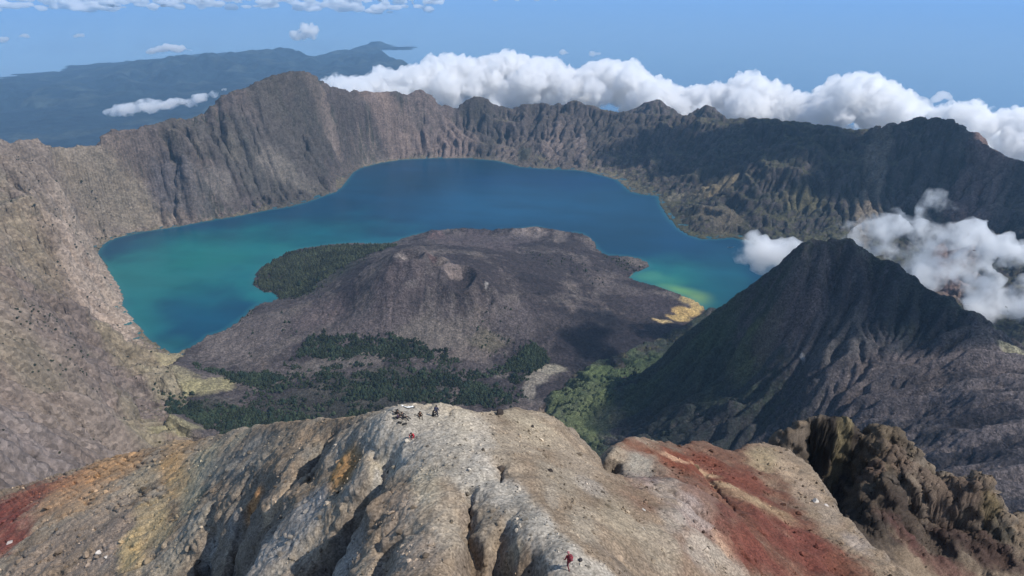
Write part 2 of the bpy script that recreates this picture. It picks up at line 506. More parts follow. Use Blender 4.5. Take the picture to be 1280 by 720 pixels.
# angle round the caldera decides the rock: warm grey slopes left, dark wooded walls right
az = np.arctan2(FX - 200, FY - 3800)
right = sstep(.15, .75, az); left = sstep(-1.0, -1.4, az)
left = np.maximum(left, sstep(3600, 2600, FY) * sstep(200, -700, FX))
streakC = fbm(az * 1900, dl * .16, 60, 5, .62, 73)
rock = mix(np.broadcast_to(np.array([.105, .088, .084]), FX.shape + (3,)), np.array([.205, .162, .138]), left)
rock = mix(rock, np.array([.070, .062, .060]), right)
pale = mix(mix(np.broadcast_to(np.array([.215, .172, .150]), FX.shape + (3,)), np.array([.30, .25, .205]), left), np.array([.105, .090, .080]), right)
veg = mix(np.broadcast_to(np.array([.052, .057, .045]), FX.shape + (3,)), np.array([.030, .036, .028]), right)
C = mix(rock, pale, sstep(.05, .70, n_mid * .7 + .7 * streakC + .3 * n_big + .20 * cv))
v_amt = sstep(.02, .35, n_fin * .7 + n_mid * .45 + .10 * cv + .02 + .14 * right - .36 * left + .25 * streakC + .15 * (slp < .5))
C = mix(C, np.array([.245, .190, .140]), left * sstep(.0, .5, n_big + .5 * n_mid) * .7)
C = mix(C, np.array([.150, .128, .125]), left * sstep(.05, .6, -n_big + .5 * streakC) * .4)
C = mix(C, veg, v_amt * (.85 - .40 * left))
grass = np.array([.165, .145, .088])
C = mix(C, grass, sstep(.55, .30, slp + n_mid * .2) * (1 - right) * .8 * (1 - m_land) * (m_rim > .5))
C = mix(C, np.array([.085, .085, .045]), sstep(.62, .35, slp + n_mid * .25) * right * .8)
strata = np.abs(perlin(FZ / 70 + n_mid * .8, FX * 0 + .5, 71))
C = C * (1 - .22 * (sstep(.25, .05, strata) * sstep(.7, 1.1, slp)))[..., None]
cliff = sstep(120, 20, dl) * (1 - m_land) * sstep(5000, 7000, FY)
C = mix(C, np.array([.24, .21, .175]), cliff * .35)
C = blobs(C, FX, FY, HCf, [
    (125,345,32,48,(.40,.32,.265),.9),(148,395,14,30,(.38,.31,.25),.6),(125,225,55,32,(.23,.195,.150),.85),(60,200,60,20,(.225,.19,.155),.5),
    (30,330,30,60,(.25,.215,.145),.4),(15,400,22,50,(.26,.22,.15),.4),(60,480,70,60,(.245,.20,.175),.5),(120,520,70,50,(.245,.205,.18),.45),(170,450,30,20,(.26,.22,.14),.6),(20,430,30,30,(.22,.19,.13),.35),
    (30,550,40,50,(.235,.20,.19),.6),(180,545,24,26,(.27,.24,.16),.6),(70,470,30,30,(.19,.165,.125),.3),
    (215,452,16,8,(.33,.29,.18),.8),(230,540,40,14,(.33,.30,.18),.9),(200,470,20,14,(.30,.265,.18),.7),
    (215,238,22,36,(.105,.095,.100),.85),(235,225,22,30,(.115,.105,.105),.6),(290,196,7,14,(.42,.36,.26),.9),(248,196,5,10,(.36,.31,.25),.8),
    (185,150,70,12,(.19,.165,.115),.8),(405,140,16,26,(.25,.20,.175),.8),(345,170,40,40,(.19,.16,.15),.5),(320,215,60,30,(.15,.14,.125),.45),
    (480,150,40,34,(.215,.165,.145),.7),(560,165,50,30,(.190,.150,.138),.6),(650,190,30,20,(.20,.16,.14),.5),(710,180,22,36,(.20,.165,.15),.5),
    (355,108,44,16,(.070,.064,.058),.75),(300,195,55,44,(.075,.070,.065),.6),(250,165,46,18,(.095,.085,.075),.6),(545,124,30,9,(.070,.064,.058),.7),(598,132,26,12,(.065,.060,.055),.75),(660,150,22,24,(.075,.066,.062),.6),(705,148,40,18,(.070,.062,.060),.65),(765,165,44,24,(.060,.056,.054),.7),(432,140,12,32,(.080,.068,.064),.7),(493,150,6,34,(.075,.062,.060),.8),(505,172,36,22,(.235,.180,.155),.65),(572,176,28,20,(.225,.172,.150),.6),(690,185,14,22,(.22,.175,.155),.7),(725,190,8,26,(.23,.185,.165),.6),(340,205,16,26,(.20,.175,.155),.6),(275,230,18,20,(.20,.178,.16),.6),(365,225,40,14,(.20,.18,.155),.5),
    (655,192,10,10,(.05,.055,.04),.8),(900,232,34,8,(.20,.165,.105),.9),(900,262,30,16,(.14,.12,.09),.7),(1000,250,26,18,(.125,.115,.065),.7),(845,246,10,5,(.2,.18,.13),.8),
    (1095,205,12,55,(.20,.165,.125),.8),(1225,225,22,60,(.20,.135,.12),.8),(1250,230,10,50,(.22,.165,.14),.5),(1280,250,30,40,(.12,.10,.09),.4),
], 260, 81)
# --- the island: purple grey ash, black young lava, mineral shore
lava = mix(np.broadcast_to(np.array([.140, .118, .118]), FX.shape + (3,)), np.array([.195, .170, .160]), sstep(-.2, .6, n_mid + .3 * n_fin))
ccx, ccy = Pz(512, 322, 2360)[:2]
ang = np.arctan2(FX - ccx, FY - ccy); rad_ = np.hypot(FX - ccx, FY - ccy)
wq = fbm(FX, FY, 300, 3, .5, 115) * .18
flowL = fbm((ang + wq) * 900, rad_ * .22, 70, 5, .6, 117)
lobes = fbm(FX, FY, 330, 5, .62, 119)
lava = lava * .72 * (1 + .25 * n_fin + .35 * flowL)[..., None]
lava = mix(lava, np.array([.046, .039, .044]), sstep(.05, .22, lobes + .25 * flowL + .25 * sstep(0, 700, FX - ccx)) * .8)
lava = mix(lava, np.array([.20, .165, .145]), sstep(.30, .55, -lobes + .3 * n_mid) * .5)
GL = [
    (300,420,60,24,(.205,.175,.165),.7),(420,455,90,12,(.20,.175,.155),.6),(252,482,46,13,(.36,.325,.185),.97),(215,468,24,12,(.31,.275,.18),.9),(225,540,34,14,(.33,.30,.18),.9),(430,480,130,10,(.085,.085,.065),.5),(430,512,160,12,(.055,.060,.045),.6),(250,510,40,12,(.055,.06,.045),.6),(400,340,60,26,(.05,.055,.042),.7),(470,400,60,30,(.165,.138,.136),.8),(500,350,50,26,(.120,.098,.100),.8),(400,395,40,18,(.145,.115,.115),.6),
    (540,420,70,22,(.205,.180,.160),.7),(610,425,30,14,(.20,.18,.12),.5),(640,400,40,30,(.150,.128,.128),.6),
    (665,352,30,11,(.040,.035,.040),.95),(690,358,18,8,(.045,.038,.042),.9),(745,425,62,46,(.022,.021,.028),1.0),(700,440,24,24,(.035,.030,.036),.9),(790,425,34,22,(.035,.031,.038),.9),(720,405,24,18,(.040,.035,.040),.9),
    (815,378,36,13,(.075,.063,.070),.9),(840,382,18,9,(.055,.046,.052),.9),(770,360,40,9,(.16,.135,.13),.6),(700,400,30,8,(.13,.11,.11),.4),
    (590,302,60,10,(.135,.108,.112),.7),(545,296,12,5,(.17,.12,.12),.8),(665,292,26,7,(.25,.21,.195),.8),(700,296,10,8,(.26,.22,.20),.6),(640,300,40,6,(.12,.10,.105),.6),
    (567,335,18,7,(.27,.22,.20),.85),(556,328,8,4,(.29,.24,.21),.7),(503,322,7,2.5,(.32,.28,.26),.7),(608,357,4,3,(.55,.52,.50),.9),(540,323,7,4,(.13,.085,.08),.8),(515,355,12,6,(.20,.175,.165),.6),
    (858,390,20,6,(.60,.42,.17),1.0),(872,383,11,7,(.62,.45,.19),1.0),(862,374,13,4,(.56,.42,.20),.95),(828,402,14,2.4,(.62,.47,.24),1.0),(848,398,16,4,(.60,.43,.18),1.0),(791,347,4,3,(.45,.43,.35),.9),
    (670,470,18,12,(.30,.27,.225),.9),(690,462,24,6,(.36,.33,.26),.95),(662,492,10,12,(.30,.27,.23),.9),(650,455,16,10,(.24,.225,.15),.5),
]
lava = blobs(lava, FX, FY, HCf, GL, 110, 91)
C = mix(C, lava, m_land)
C = mix(C, np.array([.045, .055, .05]), m_lake)
tint_cal = np.clip(C * np.where(m_land > .5, .80, .86)[..., None] * np.array([1.02, .985, .94]), .01, .9)

M_CAL = rock_mat('caldera_rock', 60, 14, .30, .45, dist=6.0)
M_LAVA = rock_mat('lava_ash', 34, 9, .36, .7, dist=4.0)
keep_land = (m_land > .5)
amp3 = rough * (.35 + .65 * sstep(.35, .9, slp)) * np.where(FY < 2200, .45, 1.0) * (1 - .9 * m_land) * sstep(20, 120, dl)
FX3, FY3, FZ3 = roughen(FX, FY, FZ, np.ones(FX.shape, bool), [(150, 26), (64, 13), (28, 6)], amp3, 1.7, 61)
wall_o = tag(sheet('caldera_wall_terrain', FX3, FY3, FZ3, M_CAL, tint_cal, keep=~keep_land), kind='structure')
lava_o = tag(sheet('lava_island_terrain', FX3, FY3, FZ3, M_LAVA, tint_cal, keep=keep_land), kind='structure')
# ------------------------------------------------------------------ water
def water_mat(name, rough, bump_sc, bump, attr=None, col=None, ior_spec=.5):
    m, nt, out = new_mat(name); L = nt.links.new
    b = N(nt, 'ShaderNodeBsdfPrincipled', Roughness=rough); b.inputs['Specular IOR Level'].default_value = ior_spec
    b.inputs['IOR'].default_value = 1.33
    if attr: L(N(nt, 'ShaderNodeAttribute', attribute_name=attr).outputs['Color'], b.inputs['Base Color'])
    else: b.inputs['Base Color'].default_value = (*col, 1)
    g = N(nt, 'ShaderNodeNewGeometry'); n = N(nt, 'ShaderNodeTexNoise', Scale=1 / bump_sc, Detail=6.0)
    L(g.outputs['Position'], n.inputs['Vector'])
    bp = N(nt, 'ShaderNodeBump', Strength=bump, Distance=bump_sc * .1); L(n.outputs['Fac'], bp.inputs['Height'])
    L(bp.outputs['Normal'], b.inputs['Normal']); L(b.outputs[0], out.inputs['Surface'])
    return m


LX, LY = np.meshgrid(np.linspace(-3300, 3000, 420), np.linspace(2700, 7600, 330))
il = inside(LX, LY, lake_poly); dsh, _ = seg_dist(LX, LY, lake_poly, True); dsh = np.where(il, dsh, 0)
wn = fbm(LX, LY, 900, 4, .5, 101)
WC = np.broadcast_to(np.array([.004, .052, .098]), LX.shape + (3,)).copy()
HL = lambda X, Y: np.full(np.shape(X), LAKE)
WB = [
    (560,250,260,30,(.008,.075,.150),.6),(300,320,180,46,(.012,.150,.165),.85),(220,335,120,40,(.022,.190,.165),.85),(170,360,40,40,(.022,.165,.165),.8),(180,400,26,30,(.020,.160,.155),.8),
    (215,430,22,12,(.025,.155,.15),.6),(250,345,60,10,(.030,.165,.170),.5),(230,385,40,26,(.008,.100,.145),.5),(270,405,36,20,(.006,.080,.130),.7),(330,370,20,8,(.020,.175,.175),.7),(340,322,22,10,(.025,.17,.18),.6),(150,312,60,8,(.008,.075,.12),.6),(290,278,90,6,(.006,.060,.115),.6),
    (470,300,40,4,(.012,.13,.17),.7),(640,262,110,16,(.008,.082,.155),.6),(700,225,140,12,(.005,.048,.115),.7),(500,212,80,12,(.005,.050,.110),.6),(850,300,40,30,(.006,.062,.13),.6),
    (860,345,70,24,(.020,.17,.15),.9),(830,352,34,9,(.06,.22,.14),.8),(850,364,30,7,(.22,.36,.14),.95),(872,374,18,9,(.28,.36,.13),.9),(895,388,18,16,(.025,.14,.12),.7),(812,346,18,6,(.09,.26,.17),.7),(900,340,40,30,(.01,.09,.14),.6),
]
WC = blobs(WC, LX, LY, HL, WB, 420, 103, soft=(1.5, .15))
WC = WC * np.array([.55, .78, .82]) * (1 + .14 * wn)[..., None]
WC = WC * (1 + .16 * fbm(LX / 4, LY + .2 * LX, 190, 4, .55, 107))[..., None]
WC = mix(WC, np.array([.03, .15, .16]), sstep(40, 0, dsh) * .35)
lk = tag(sheet('lake_water', LX, LY, np.full(LX.shape, LAKE), water_mat('lake_water', .28, 14, .25, 'tint', ior_spec=.22), WC), kind='structure')

# the sea: follows the curve of the earth to its own horizon
rr = np.concatenate([[0], 3000 * (330000 / 3000) ** np.linspace(0, 1, 90)])
th = np.linspace(0, 2 * np.pi, 181)
R_, T_ = np.meshgrid(rr, th, indexing='ij')
SX, SY = R_ * np.sin(T_), R_ * np.cos(T_)
SC = np.broadcast_to(np.array([.010, .055, .120]), SX.shape + (3,))
sea = tag(sheet('sea', SX, SY, -R_ ** 2 / (2 * 6371000.0), water_mat('sea_water', .16, 300, .06, None, (.030, .095, .175)), SC), kind='structure')

# far hills across the strait
GH = Grid(-36000, 6000, 15000, 48000, 100.0)
hp = [(60,128,21000),(100,100,22500),(125,88,23500),(150,80,24000),(190,72,24500),(208,66,24500),(225,69,24800),(250,63,25000),(265,61,25000),(280,68,25200),(300,69,25500),(318,66,26000),(333,60,27000),(348,59,28000),(372,66,27000),(400,71,27500),(430,67,32000),(455,63,34000),(480,70,34000),(520,78,33000),(560,92,30000)]
hw = [Pf(a, b, f * 1.18) for a, b, f in hp]
dh_, ph_ = seg_dist(GH.X, GH.Y, hw)
hz_ = np.interp(ph_, np.arange(len(hw)), [p[2] for p in hw])
endf = 1.0
hz_ = hz_ + (ridged(GH.X, GH.Y, 1700, 4, .55, 115) - .55) * 420 * sstep(2, 4, ph_)
land_ = 240 * np.exp(-(dh_ / 11500) ** 4) * sstep(len(hw) - 1.2, len(hw) - 5, ph_) - 30
hx = np.array([q[0] for q in hw]); hy = np.array([q[1] for q in hw]); so2 = np.argsort(hx)
land_ = (land_ + 90) * sstep(3500, 300, GH.Y - np.interp(GH.X, hx[so2], hy[so2])) - 90
hh = land_ + np.maximum(hz_ - land_, 0) * np.exp(-(dh_ / 3800) ** 1.2) + (ridged(GH.X, GH.Y, 2600, 6, .56, 111) - .5) * 800 * np.exp(-(dh_ / 5200) ** 2) * sstep(200, 2200, dh_) * sstep(-20, 60, land_)
hh -= (GH.X ** 2 + GH.Y ** 2) / (2 * 6371000.0)
hh = erode(hh, 90.0, 14, .03, .42, .9, .02)
hc = mix(np.broadcast_to(np.array([.012, .024, .030]), hh.shape + (3,)), np.array([.035, .048, .045]), sstep(0, .6, fbm(GH.X, GH.Y, 1500, 5, .6, 113)))
sea_z = -(GH.X ** 2 + GH.Y ** 2) / (2 * 6371000.0)
hills = tag(sheet('far_hills', GH.X, GH.Y, hh, rock_mat('far_hill_ground', 900, 260, .3, .3, dist=60), hc, keep=hh > sea_z - 60), kind='structure')
# ------------------------------------------------------------------ the dark peak on the right
pk = [Pf(*p) for p in [
    (1000,314,2300),(1015,309,2300),(1040,311,2310),(1070,309,2290),(1085,318,2275),(985,322,2340),
    (960,335,2400),(920,361,2500),(890,384,2600),(865,402,2680),
    (1130,345,2150),(1180,376,2050),(1220,402,1950),(1280,446,1800),(1340,492,1650),(1420,560,1450),
    (1040,380,2150),(1040,450,1950),(1040,520,1780),(960,400,2250),(900,450,2280),(900,520,2000),(820,480,2400),(800,530,2180),(760,540,2300),(1120,420,2000),(1150,470,1820),(1150,530,1640),(1250,520,1560),(1250,600,1300),(1150,580,1480),(1040,590,1560),(940,590,1750),
    (1320,600,1300),(1000,650,1350),(1230,700,1050),(1420,700,1000)]]
pk += [Pz(*p) for p in [(838,418,2030),(795,437,2035),(750,453,2040),(715,466,2045),(690,480,2050),(676,500,2055),(690,525,2080),(720,545,2120)]]
pk += [Pf(x, y, f + 420)[:2] + (Pf(x, y, f)[2] - 330,) for x, y, f in [(1000,314,2300),(1085,318,2275),(1130,345,2150)]]
pk += [Pf(x, y, f + 1000)[:2] + (2120,) for x, y, f in [(960,335,2400),(1040,314,2300),(1130,345,2150),(1220,402,1950)]]
pk += [Pf(890,384,2900)[:2] + (1990,), Pf(960,335,2800)[:2] + (2180,), Pf(860,402,2900)[:2] + (1985,), Pf(790,437,2850)[:2] + (1990,), Pf(700,470,2850)[:2] + (1990,),(0,2500,1980),(-100,1800,2060),(250,1300,2150)]
# shoulder behind the right hand ridge, facing the sun
pk += [Pf(*p) for p in [(1200,379,2130),(1240,402,2050),(1280,432,1950),(1330,468,1850)]]
pk += [Pf(x, y, f + 500)[:2] + (Pf(x, y, f)[2] - 380,) for x, y, f in [(1190,372,2190),(1230,392,2110),(1280,424,2000),(1340,466,1880)]]
GP = Grid(-500, 3300, 750, 4100, 9.0)
GPc = Grid(-600, 3400, 650, 4200, 36.0)
base = GPc.sample(tps_eval(tps_fit(pk, 800.0, .0004), GPc.X, GPc.Y), GP.X, GP.Y)
PX, PY = GP.X, GP.Y
foot = [Pz(x, y, 2012)[:2] for x, y in [(884,392),(868,402),(838,417),(795,436),(750,452),(715,465),(690,479),(674,498),(672,520)]]
foot = foot + [(-60, 2000), (-60, 0), (6000, 0), (6000, 2600), (2700, 3150), (1900, 3350), (1300, 3350)]
dfo, _ = seg_dist(GPc.X, GPc.Y, foot, True)
dfo = GPc.lin(dfo, PX, PY)
inf = inside(PX, PY, foot)
base = np.where(inf, base, np.minimum(base, LAKE + 35) - dfo * .8 - 10)
base = np.where(inf, np.maximum(base, LAKE + 6 + np.minimum(dfo * .25, 40)), base)
streak = fbm(PX / 5.5 + PY * .05, PY + .18 * PX, 75, 4, .55, 201)
fld = sstep(900, 1300, PX) * sstep(2050, 1750, PY)
base = base + (ridged(PX, PY, 260, 6, .58, 203) - .5) * 26 * (1 - .8 * fld) + (streak * 24 + (ridged(PX / 5 + PY * .05, PY + .18 * PX, 60, 4, .55, 209) - .5) * 44) * fld + fbm(PX, PY, 700, 3, .5, 207) * 7
HP = erode(base, 9.0, 30, .045, .42, 1.0, .02, 1 - .95 * fld)
for _k in range(3):
    HPs = HP
curvP = np.clip((np.roll(HP, 2, 0) + np.roll(HP, -2, 0) + np.roll(HP, 2, 1) + np.roll(HP, -2, 1) - 4 * HP) / 10, -1.5, 1.5)
HPf = lambda X, Y: GP.sample(HP, np.asarray(X, float), np.asarray(Y, float))
QX, QY = fan(900, 4000, 640, -.14, 1.3, 1000)
QZ = HPf(QX, QY)
fq = GP.lin(fld, QX, QY); st = GP.lin(streak, QX, QY); cq = GP.lin(curvP, QX, QY)
QZ = QZ + (ridged(QX, QY, 45, 5, .55, 211) - .5) * 6 * (1 - .8 * fq) + fbm(QX, QY, 16, 4, .6, 213) * 2.2
gx, gy = slope_of(QZ, QX, QY); slq = np.hypot(gx, gy)
nb, nm, nf = fbm(QX, QY, 420, 4, .5, 221), fbm(QX, QY, 90, 5, .6, 223), fbm(QX, QY, 18, 4, .65, 225)
Cq = mix(np.broadcast_to(np.array([.042, .038, .040]), QX.shape + (3,)), np.array([.095, .080, .076]), sstep(.0, .6, nm * .8 + nf * .5 + .35 * cq))
Cq = mix(Cq, np.array([.026, .036, .022]), sstep(-.15, .5, nb + nf * .5 + .2) * (1 - fq) * .75)
Cq = mix(Cq, np.array([.105, .088, .085]), fq * sstep(-.15, .25, st + nf * .25))
Cq = mix(Cq, np.array([.030, .028, .032]), fq * sstep(.0, -.22, st + nf * .2) * .95)
Cq = blobs(Cq, QX, QY, HPf, [
    (725,485,52,26,(.080,.098,.042),.85),(765,468,34,16,(.065,.085,.035),.75),(800,490,40,20,(.050,.068,.030),.7),(760,520,26,14,(.095,.095,.055),.6),(800,455,44,18,(.050,.070,.030),.75),(870,430,34,20,(.048,.066,.028),.7),(840,490,40,16,(.045,.060,.028),.6),(935,450,36,30,(.085,.092,.036),.75),(930,470,24,14,(.095,.098,.045),.6),(900,400,24,20,(.045,.062,.028),.6),
    (985,410,40,36,(.120,.084,.074),.7),(1110,470,60,30,(.105,.08,.068),.5),(1010,345,30,20,(.10,.082,.075),.5),(1050,420,40,40,(.090,.084,.078),.5),(1000,440,20,14,(.13,.11,.10),.4),(1150,360,40,14,(.022,.024,.030),.6),(1180,400,40,16,(.024,.025,.032),.7),  # the dark blue patches right of the apex are cloud shade painted in
    (850,500,80,40,(.020,.026,.024),.6),(880,540,80,24,(.020,.022,.024),.6),(1180,450,70,12,(.105,.085,.08),.6),(1060,480,50,14,(.10,.084,.08),.5),(1150,510,90,20,(.07,.06,.062),.4),
    (1225,385,40,8,(.21,.19,.10),.9),(1260,415,30,10,(.19,.185,.085),.9),(1195,375,18,5,(.26,.235,.15),.8),(1150,350,16,4,(.20,.175,.12),.7),(1270,440,20,4,(.24,.22,.14),.7),(1003,447,3,5,(.3,.28,.26),.8),
], 90, 231, 700, 4200)
zc = np.where((QX > -7500), HCf(QX, QY), 0)
QX3, QY3, QZ3 = roughen(QX, QY, QZ, np.ones(QX.shape, bool), [(70, 5), (30, 3.6), (13, 2.0)], np.full(QX.shape, .9) * (1 - .8 * fq), 1.5, 71)
pk_o = tag(sheet('dark_peak_terrain', QX3, QY3, QZ3, rock_mat('dark_peak_rock', 22, 6, .4, .8, dist=4.0), np.clip(Cq * 1.35, .008, .9), keep=(QZ > zc - 25) & (QZ > LAKE - 15)), kind='structure')
# ------------------------------------------------------------------ the summit ridge in front
fg = [Pf(*p) for p in [
    (500,520,78),(520,510,80),(545,515,80),(560,505,83),(490,510,82),(517,541,74),(540,560,68),(560,600,60),(600,600,60),(640,600,59),(660,640,52),(700,690,44.5),(712,710,42.5),(760,718,42),(640,560,68),(600,550,71),
    (600,510,85),(650,513,90),(680,520,93),(710,535,95),(740,552,95),(755,562,92),
    (700,580,72),(760,600,74),(760,640,62),(800,700,54),(840,640,72),(800,600,80),(880,700,62),(900,640,84),(850,600,92),
    (765,555,112),(790,547,125),(820,549,135),(850,556,140),(880,556,150),(905,562,152),(925,566,150),(940,553,165),(960,555,168),(985,562,165),(1000,575,155),(1020,595,145),(1035,615,135),(1045,635,125),(1060,650,118),(1080,670,110),(1100,690,102),(1130,720,92),
    (770,578,98),(800,575,110),(850,590,112),(900,590,125),(950,590,135),(950,640,105),(1000,650,110),(1000,700,88),(950,700,75),(1050,700,95),
    (1000,600,240),(1030,640,215),(1060,680,190),(1100,715,170),(1150,640,207),(1150,700,187),(1200,690,192),(1250,700,190),(1280,720,180),(1280,660,215),(960,585,265),
    (985,545,236),(1010,526,240),(1040,523,240),(1065,521,240),(1080,535,244),(1095,531,240),(1120,540,235),(1140,560,230),(1158,575,226),(1165,590,222),(1200,599,217),(1220,592,215),(1235,600,212),(1250,620,206),(1262,640,200),
    (1120,575,222),(1110,600,212),(1160,610,211),(1200,625,206),(1080,560,230),(1065,590,228),
    (470,530,77),(478,575,69),(430,590,75),(400,560,88),(440,520,93),(400,519,101),(340,528,121),(300,537,141),(260,546,166),(200,557,200),(130,572,215),(60,596,215),(0,612,210),
    (380,640,72),(330,620,85),(300,590,106),(250,590,126),(200,600,142),(150,620,142),(80,640,147),(0,660,152),(0,720,120),(80,720,106),(150,720,97),(200,680,103),(230,640,111),(240,720,84),(300,700,76),(340,700,66),(400,720,55),(330,670,74),
    (440,680,54),(450,640,62),(500,640,55),(500,700,46),(560,700,44),(600,690,45),(650,715,42.5),(430,720,50),(540,640,53),
    (640,800,34),(300,800,50),(1000,800,62),(100,800,86),(850,800,44),(1200,800,150),(-100,640,205),(-120,720,150),(-250,640,230),(-150,800,120),(1400,700,235),(1400,640,270),(1380,800,170)]]
sky_l = [(60,596,215),(0,612,210),(130,572,215),(200,557,200),(260,546,166),(300,537,141),(340,528,121),(400,519,101),(440,520,93),(490,508,84),(520,503,84),(560,503,86),(600,510,85),(650,513,90),(680,520,93),(710,535,95),(740,552,95)]
red_l = [(755,562,95),(765,555,112),(790,547,125),(820,549,135),(850,556,140),(880,556,150),(905,562,152),(925,566,150),(940,553,165),(960,555,168),(985,562,165),(1000,575,155),(1020,595,145),(1035,615,135),(1045,635,125),(1060,650,118),(1080,670,110),(1100,690,102),(1130,720,92),(1200,800,76)]
cr_pts = [(1000,600,240),(1030,640,215),(1060,680,190),(1100,715,170),(1150,640,207),(1150,700,187),(1200,690,192),(1250,700,190),(1280,720,180),(1280,660,215),(960,585,265),
    (1120,575,222),(1110,600,212),(1160,610,211),(1200,625,206),(1080,560,230),(1065,590,228),(1400,700,215),(1400,640,240),(1380,800,170),(1200,800,160),(1000,760,160),(900,640,240)]
cr_sky = [(900,590,262),(960,560,250),(985,545,236),(1010,526,240),(1024,523,241),(1040,525,240),(1065,520,240),(1074,533,243),(1082,537,244),(1095,530,241),(1110,533,238),(1120,540,235),(1140,560,230),(1152,568,228),(1158,576,226),(1163,590,222),(1180,594,220),(1200,599,217),(1214,598,216),(1220,591,215),(1228,596,213),(1235,602,212),(1250,622,206),(1262,642,200),(1310,660,225),(1420,660,235)]
GF = Grid(-330, 360, 12, 430, .6)
GFc = Grid(-345, 375, 0, 445, 3.0)
fg = [p for p in fg if not (p[0] / p[1] > .40 and p[1] > 168.5)] 
skw = [Pf(*p) for p in [(-500,690,215),(-250,650,215),(-100,630,215)] + sorted(sky_l)] + [Pf(*p) for p in red_l]
cskw = [Pf(*p) for p in cr_sky]


def lobe(pts, crest, sc, steep):
    """surface through measured points on this side of a crest line, falling away steeply beyond it"""
    B = GFc.sample(tps_eval(tps_fit(pts + crest, sc, .0004), GFc.X, GFc.Y), GF.X, GF.Y)
    d, p = seg_dist(GF.X, GF.Y, crest)
    n = np.arange(len(crest))
    zc_ = np.interp(p, n, [q[2] for q in crest]); stp = np.interp(p, n, steep)
    near = inside(GF.X, GF.Y, [(crest[0][0] * 3, -300)] + [(q[0], q[1]) for q in crest] + [(crest[-1][0] * 3, -300)])
    wv = 1 + .25 * fbm(GF.X, GF.Y, 30, 3, .5, 351)
    return np.where(near, B, np.minimum(zc_ - stp * wv * d, np.where(d < 6, B + 2 - d * .6, 1e9)))


b1 = lobe([p for p in fg], skw, 60.0, [1.0] * 20 + [1.7] * (len(skw) - 20))
b2 = lobe([Pf(*p) for p in cr_pts], cskw, 60.0, [1.3] * len(cskw))
base = np.where((GF.X / GF.Y > .22) & (GF.Y > 90), np.maximum(b1, b2), b1)
SXg, SYg = GF.X, GF.Y
H0 = base.copy()
H0f = lambda X, Y: GF.lin(H0, np.asarray(X, float), np.asarray(Y, float))
gul = [
    ([(468,548),(474,566),(478,585),(462,606),(446,628),(428,652),(410,676),(396,702),(384,730)], [1,2,3,3,3.2,3.6,4,4.6,5], [1.2,1.4,1.5,1.7,1.9,2.2,2.6,3,3]),
    ([(412,538),(398,556),(384,574),(372,592),(360,608),(346,626)], [1.5,2.5,3,3,2.6,1.5], [1.6,1.6,1.7,1.7,1.6,1.4]),
    ([(398,566),(394,580),(392,598)], [.8,1.6,.8], [1,1.2,1]),
    ([(308,620),(306,632),(290,650),(286,680),(284,725)], [2,3,3.5,4.5,5], [1.6,1.8,2,2.4,2.6]),
    ([(262,662),(250,680),(244,700),(232,728)], [3,6,6.5,7], [3.5,3.5,3.5,3.5]),
    ([(584,606),(588,630),(586,652),(588,676),(592,705)], [.6,1.6,2,2.4,2.0], [.9,1,1.2,1.3,1.3]),
    ([(640,636),(634,655),(626,672),(619,690),(618,715)], [.5,1.5,2.4,3,3], [.9,1.2,1.4,1.5,1.5]),
    ([(662,690),(652,705),(645,725)], [1,2,2], [1,1,1]),
    ([(478,660),(476,690),(470,720)], [.8,1.3,1.6], [.8,.9,1]),
    ([(622,576),(626,588),(632,598)], [.7,1.1,.5], [.5,.6,.5]),
    ([(764,560),(770,576),(776,584)], [5,7,3], [3,3,2.5]),
    ([(880,590),(905,620),(930,648),(960,668)], [.5,1.6,1.8,1], [1.2,1.4,1.6,1.5]),
    ([(800,590),(850,620),(900,660),(950,715)], [.4,1.1,1.2,1], [1.5,1.8,2,2]),
    ([(1128,600),(1150,618),(1170,630),(1200,640)], [3,4,4,3], [3,3,3,3]), ([(1195,632),(1215,646),(1230,640)], [4,6,4], [4,4,4]), ([(1082,530),(1076,548),(1070,575)], [2,3,3], [3,4,4]),
]
for pts_, dep, wid in gul:
    wl = [hit(H0f, x, y, 20, 600, 2500) for x, y in pts_]
    x0 = min(p[0] for p in wl) - 14; x1 = max(p[0] for p in wl) + 14; y0 = min(p[1] for p in wl) - 14; y1 = max(p[1] for p in wl) + 14
    i0, i1 = max(0, int((x0 - GF.x0) / GF.c)), min(GF.nx, int((x1 - GF.x0) / GF.c)); j0, j1 = max(0, int((y0 - GF.y0) / GF.c)), min(GF.ny, int((y1 - GF.y0) / GF.c))
    xs, ys = SXg[j0:j1, i0:i1], SYg[j0:j1, i0:i1]
    wbx = fbm(xs, ys, 5, 3, .5, 301) * .9; wby = fbm(xs, ys, 5, 3, .5, 305) * .9
    d, p = seg_dist(xs + wbx, ys + wby, wl)
    dd = np.interp(p, np.arange(len(dep)), dep); ww = np.interp(p, np.arange(len(wid)), wid)
    base[j0:j1, i0:i1] -= dd * (.75 * sstep(1.0, .35, d / ww) + .75 * np.clip(1 - d / (3.4 * ww), 0, 1) ** 1.2)
crag = sstep(.42, .62, SXg / SYg) * sstep(185, 205, SYg)
lft = sstep(-4, -14, SXg) 
base += fbm(SXg, SYg, 26, 4, .5, 311) * 1.3 + (ridged(SXg, SYg, 14, 5, .55, 313) - .5) * (.30 + .35 * lft + 2.0 * crag) + (ridged(SXg, SYg, 9, 4, .6, 319) - .5) * 2.6 * crag + (ridged(SXg, SYg, 40, 4, .5, 317) - .5) * (6 * crag + 1.2 * sstep(-15, -40, SXg))
HF = erode(base, .6, 24, .045, .42, 1.3, .02, .06 + .30 * lft + .3 * crag)
curvF = np.clip((np.roll(HF, 2, 0) + np.roll(HF, -2, 0) + np.roll(HF, 2, 1) + np.roll(HF, -2, 1) - 4 * HF) / .9, -1.5, 1.5)
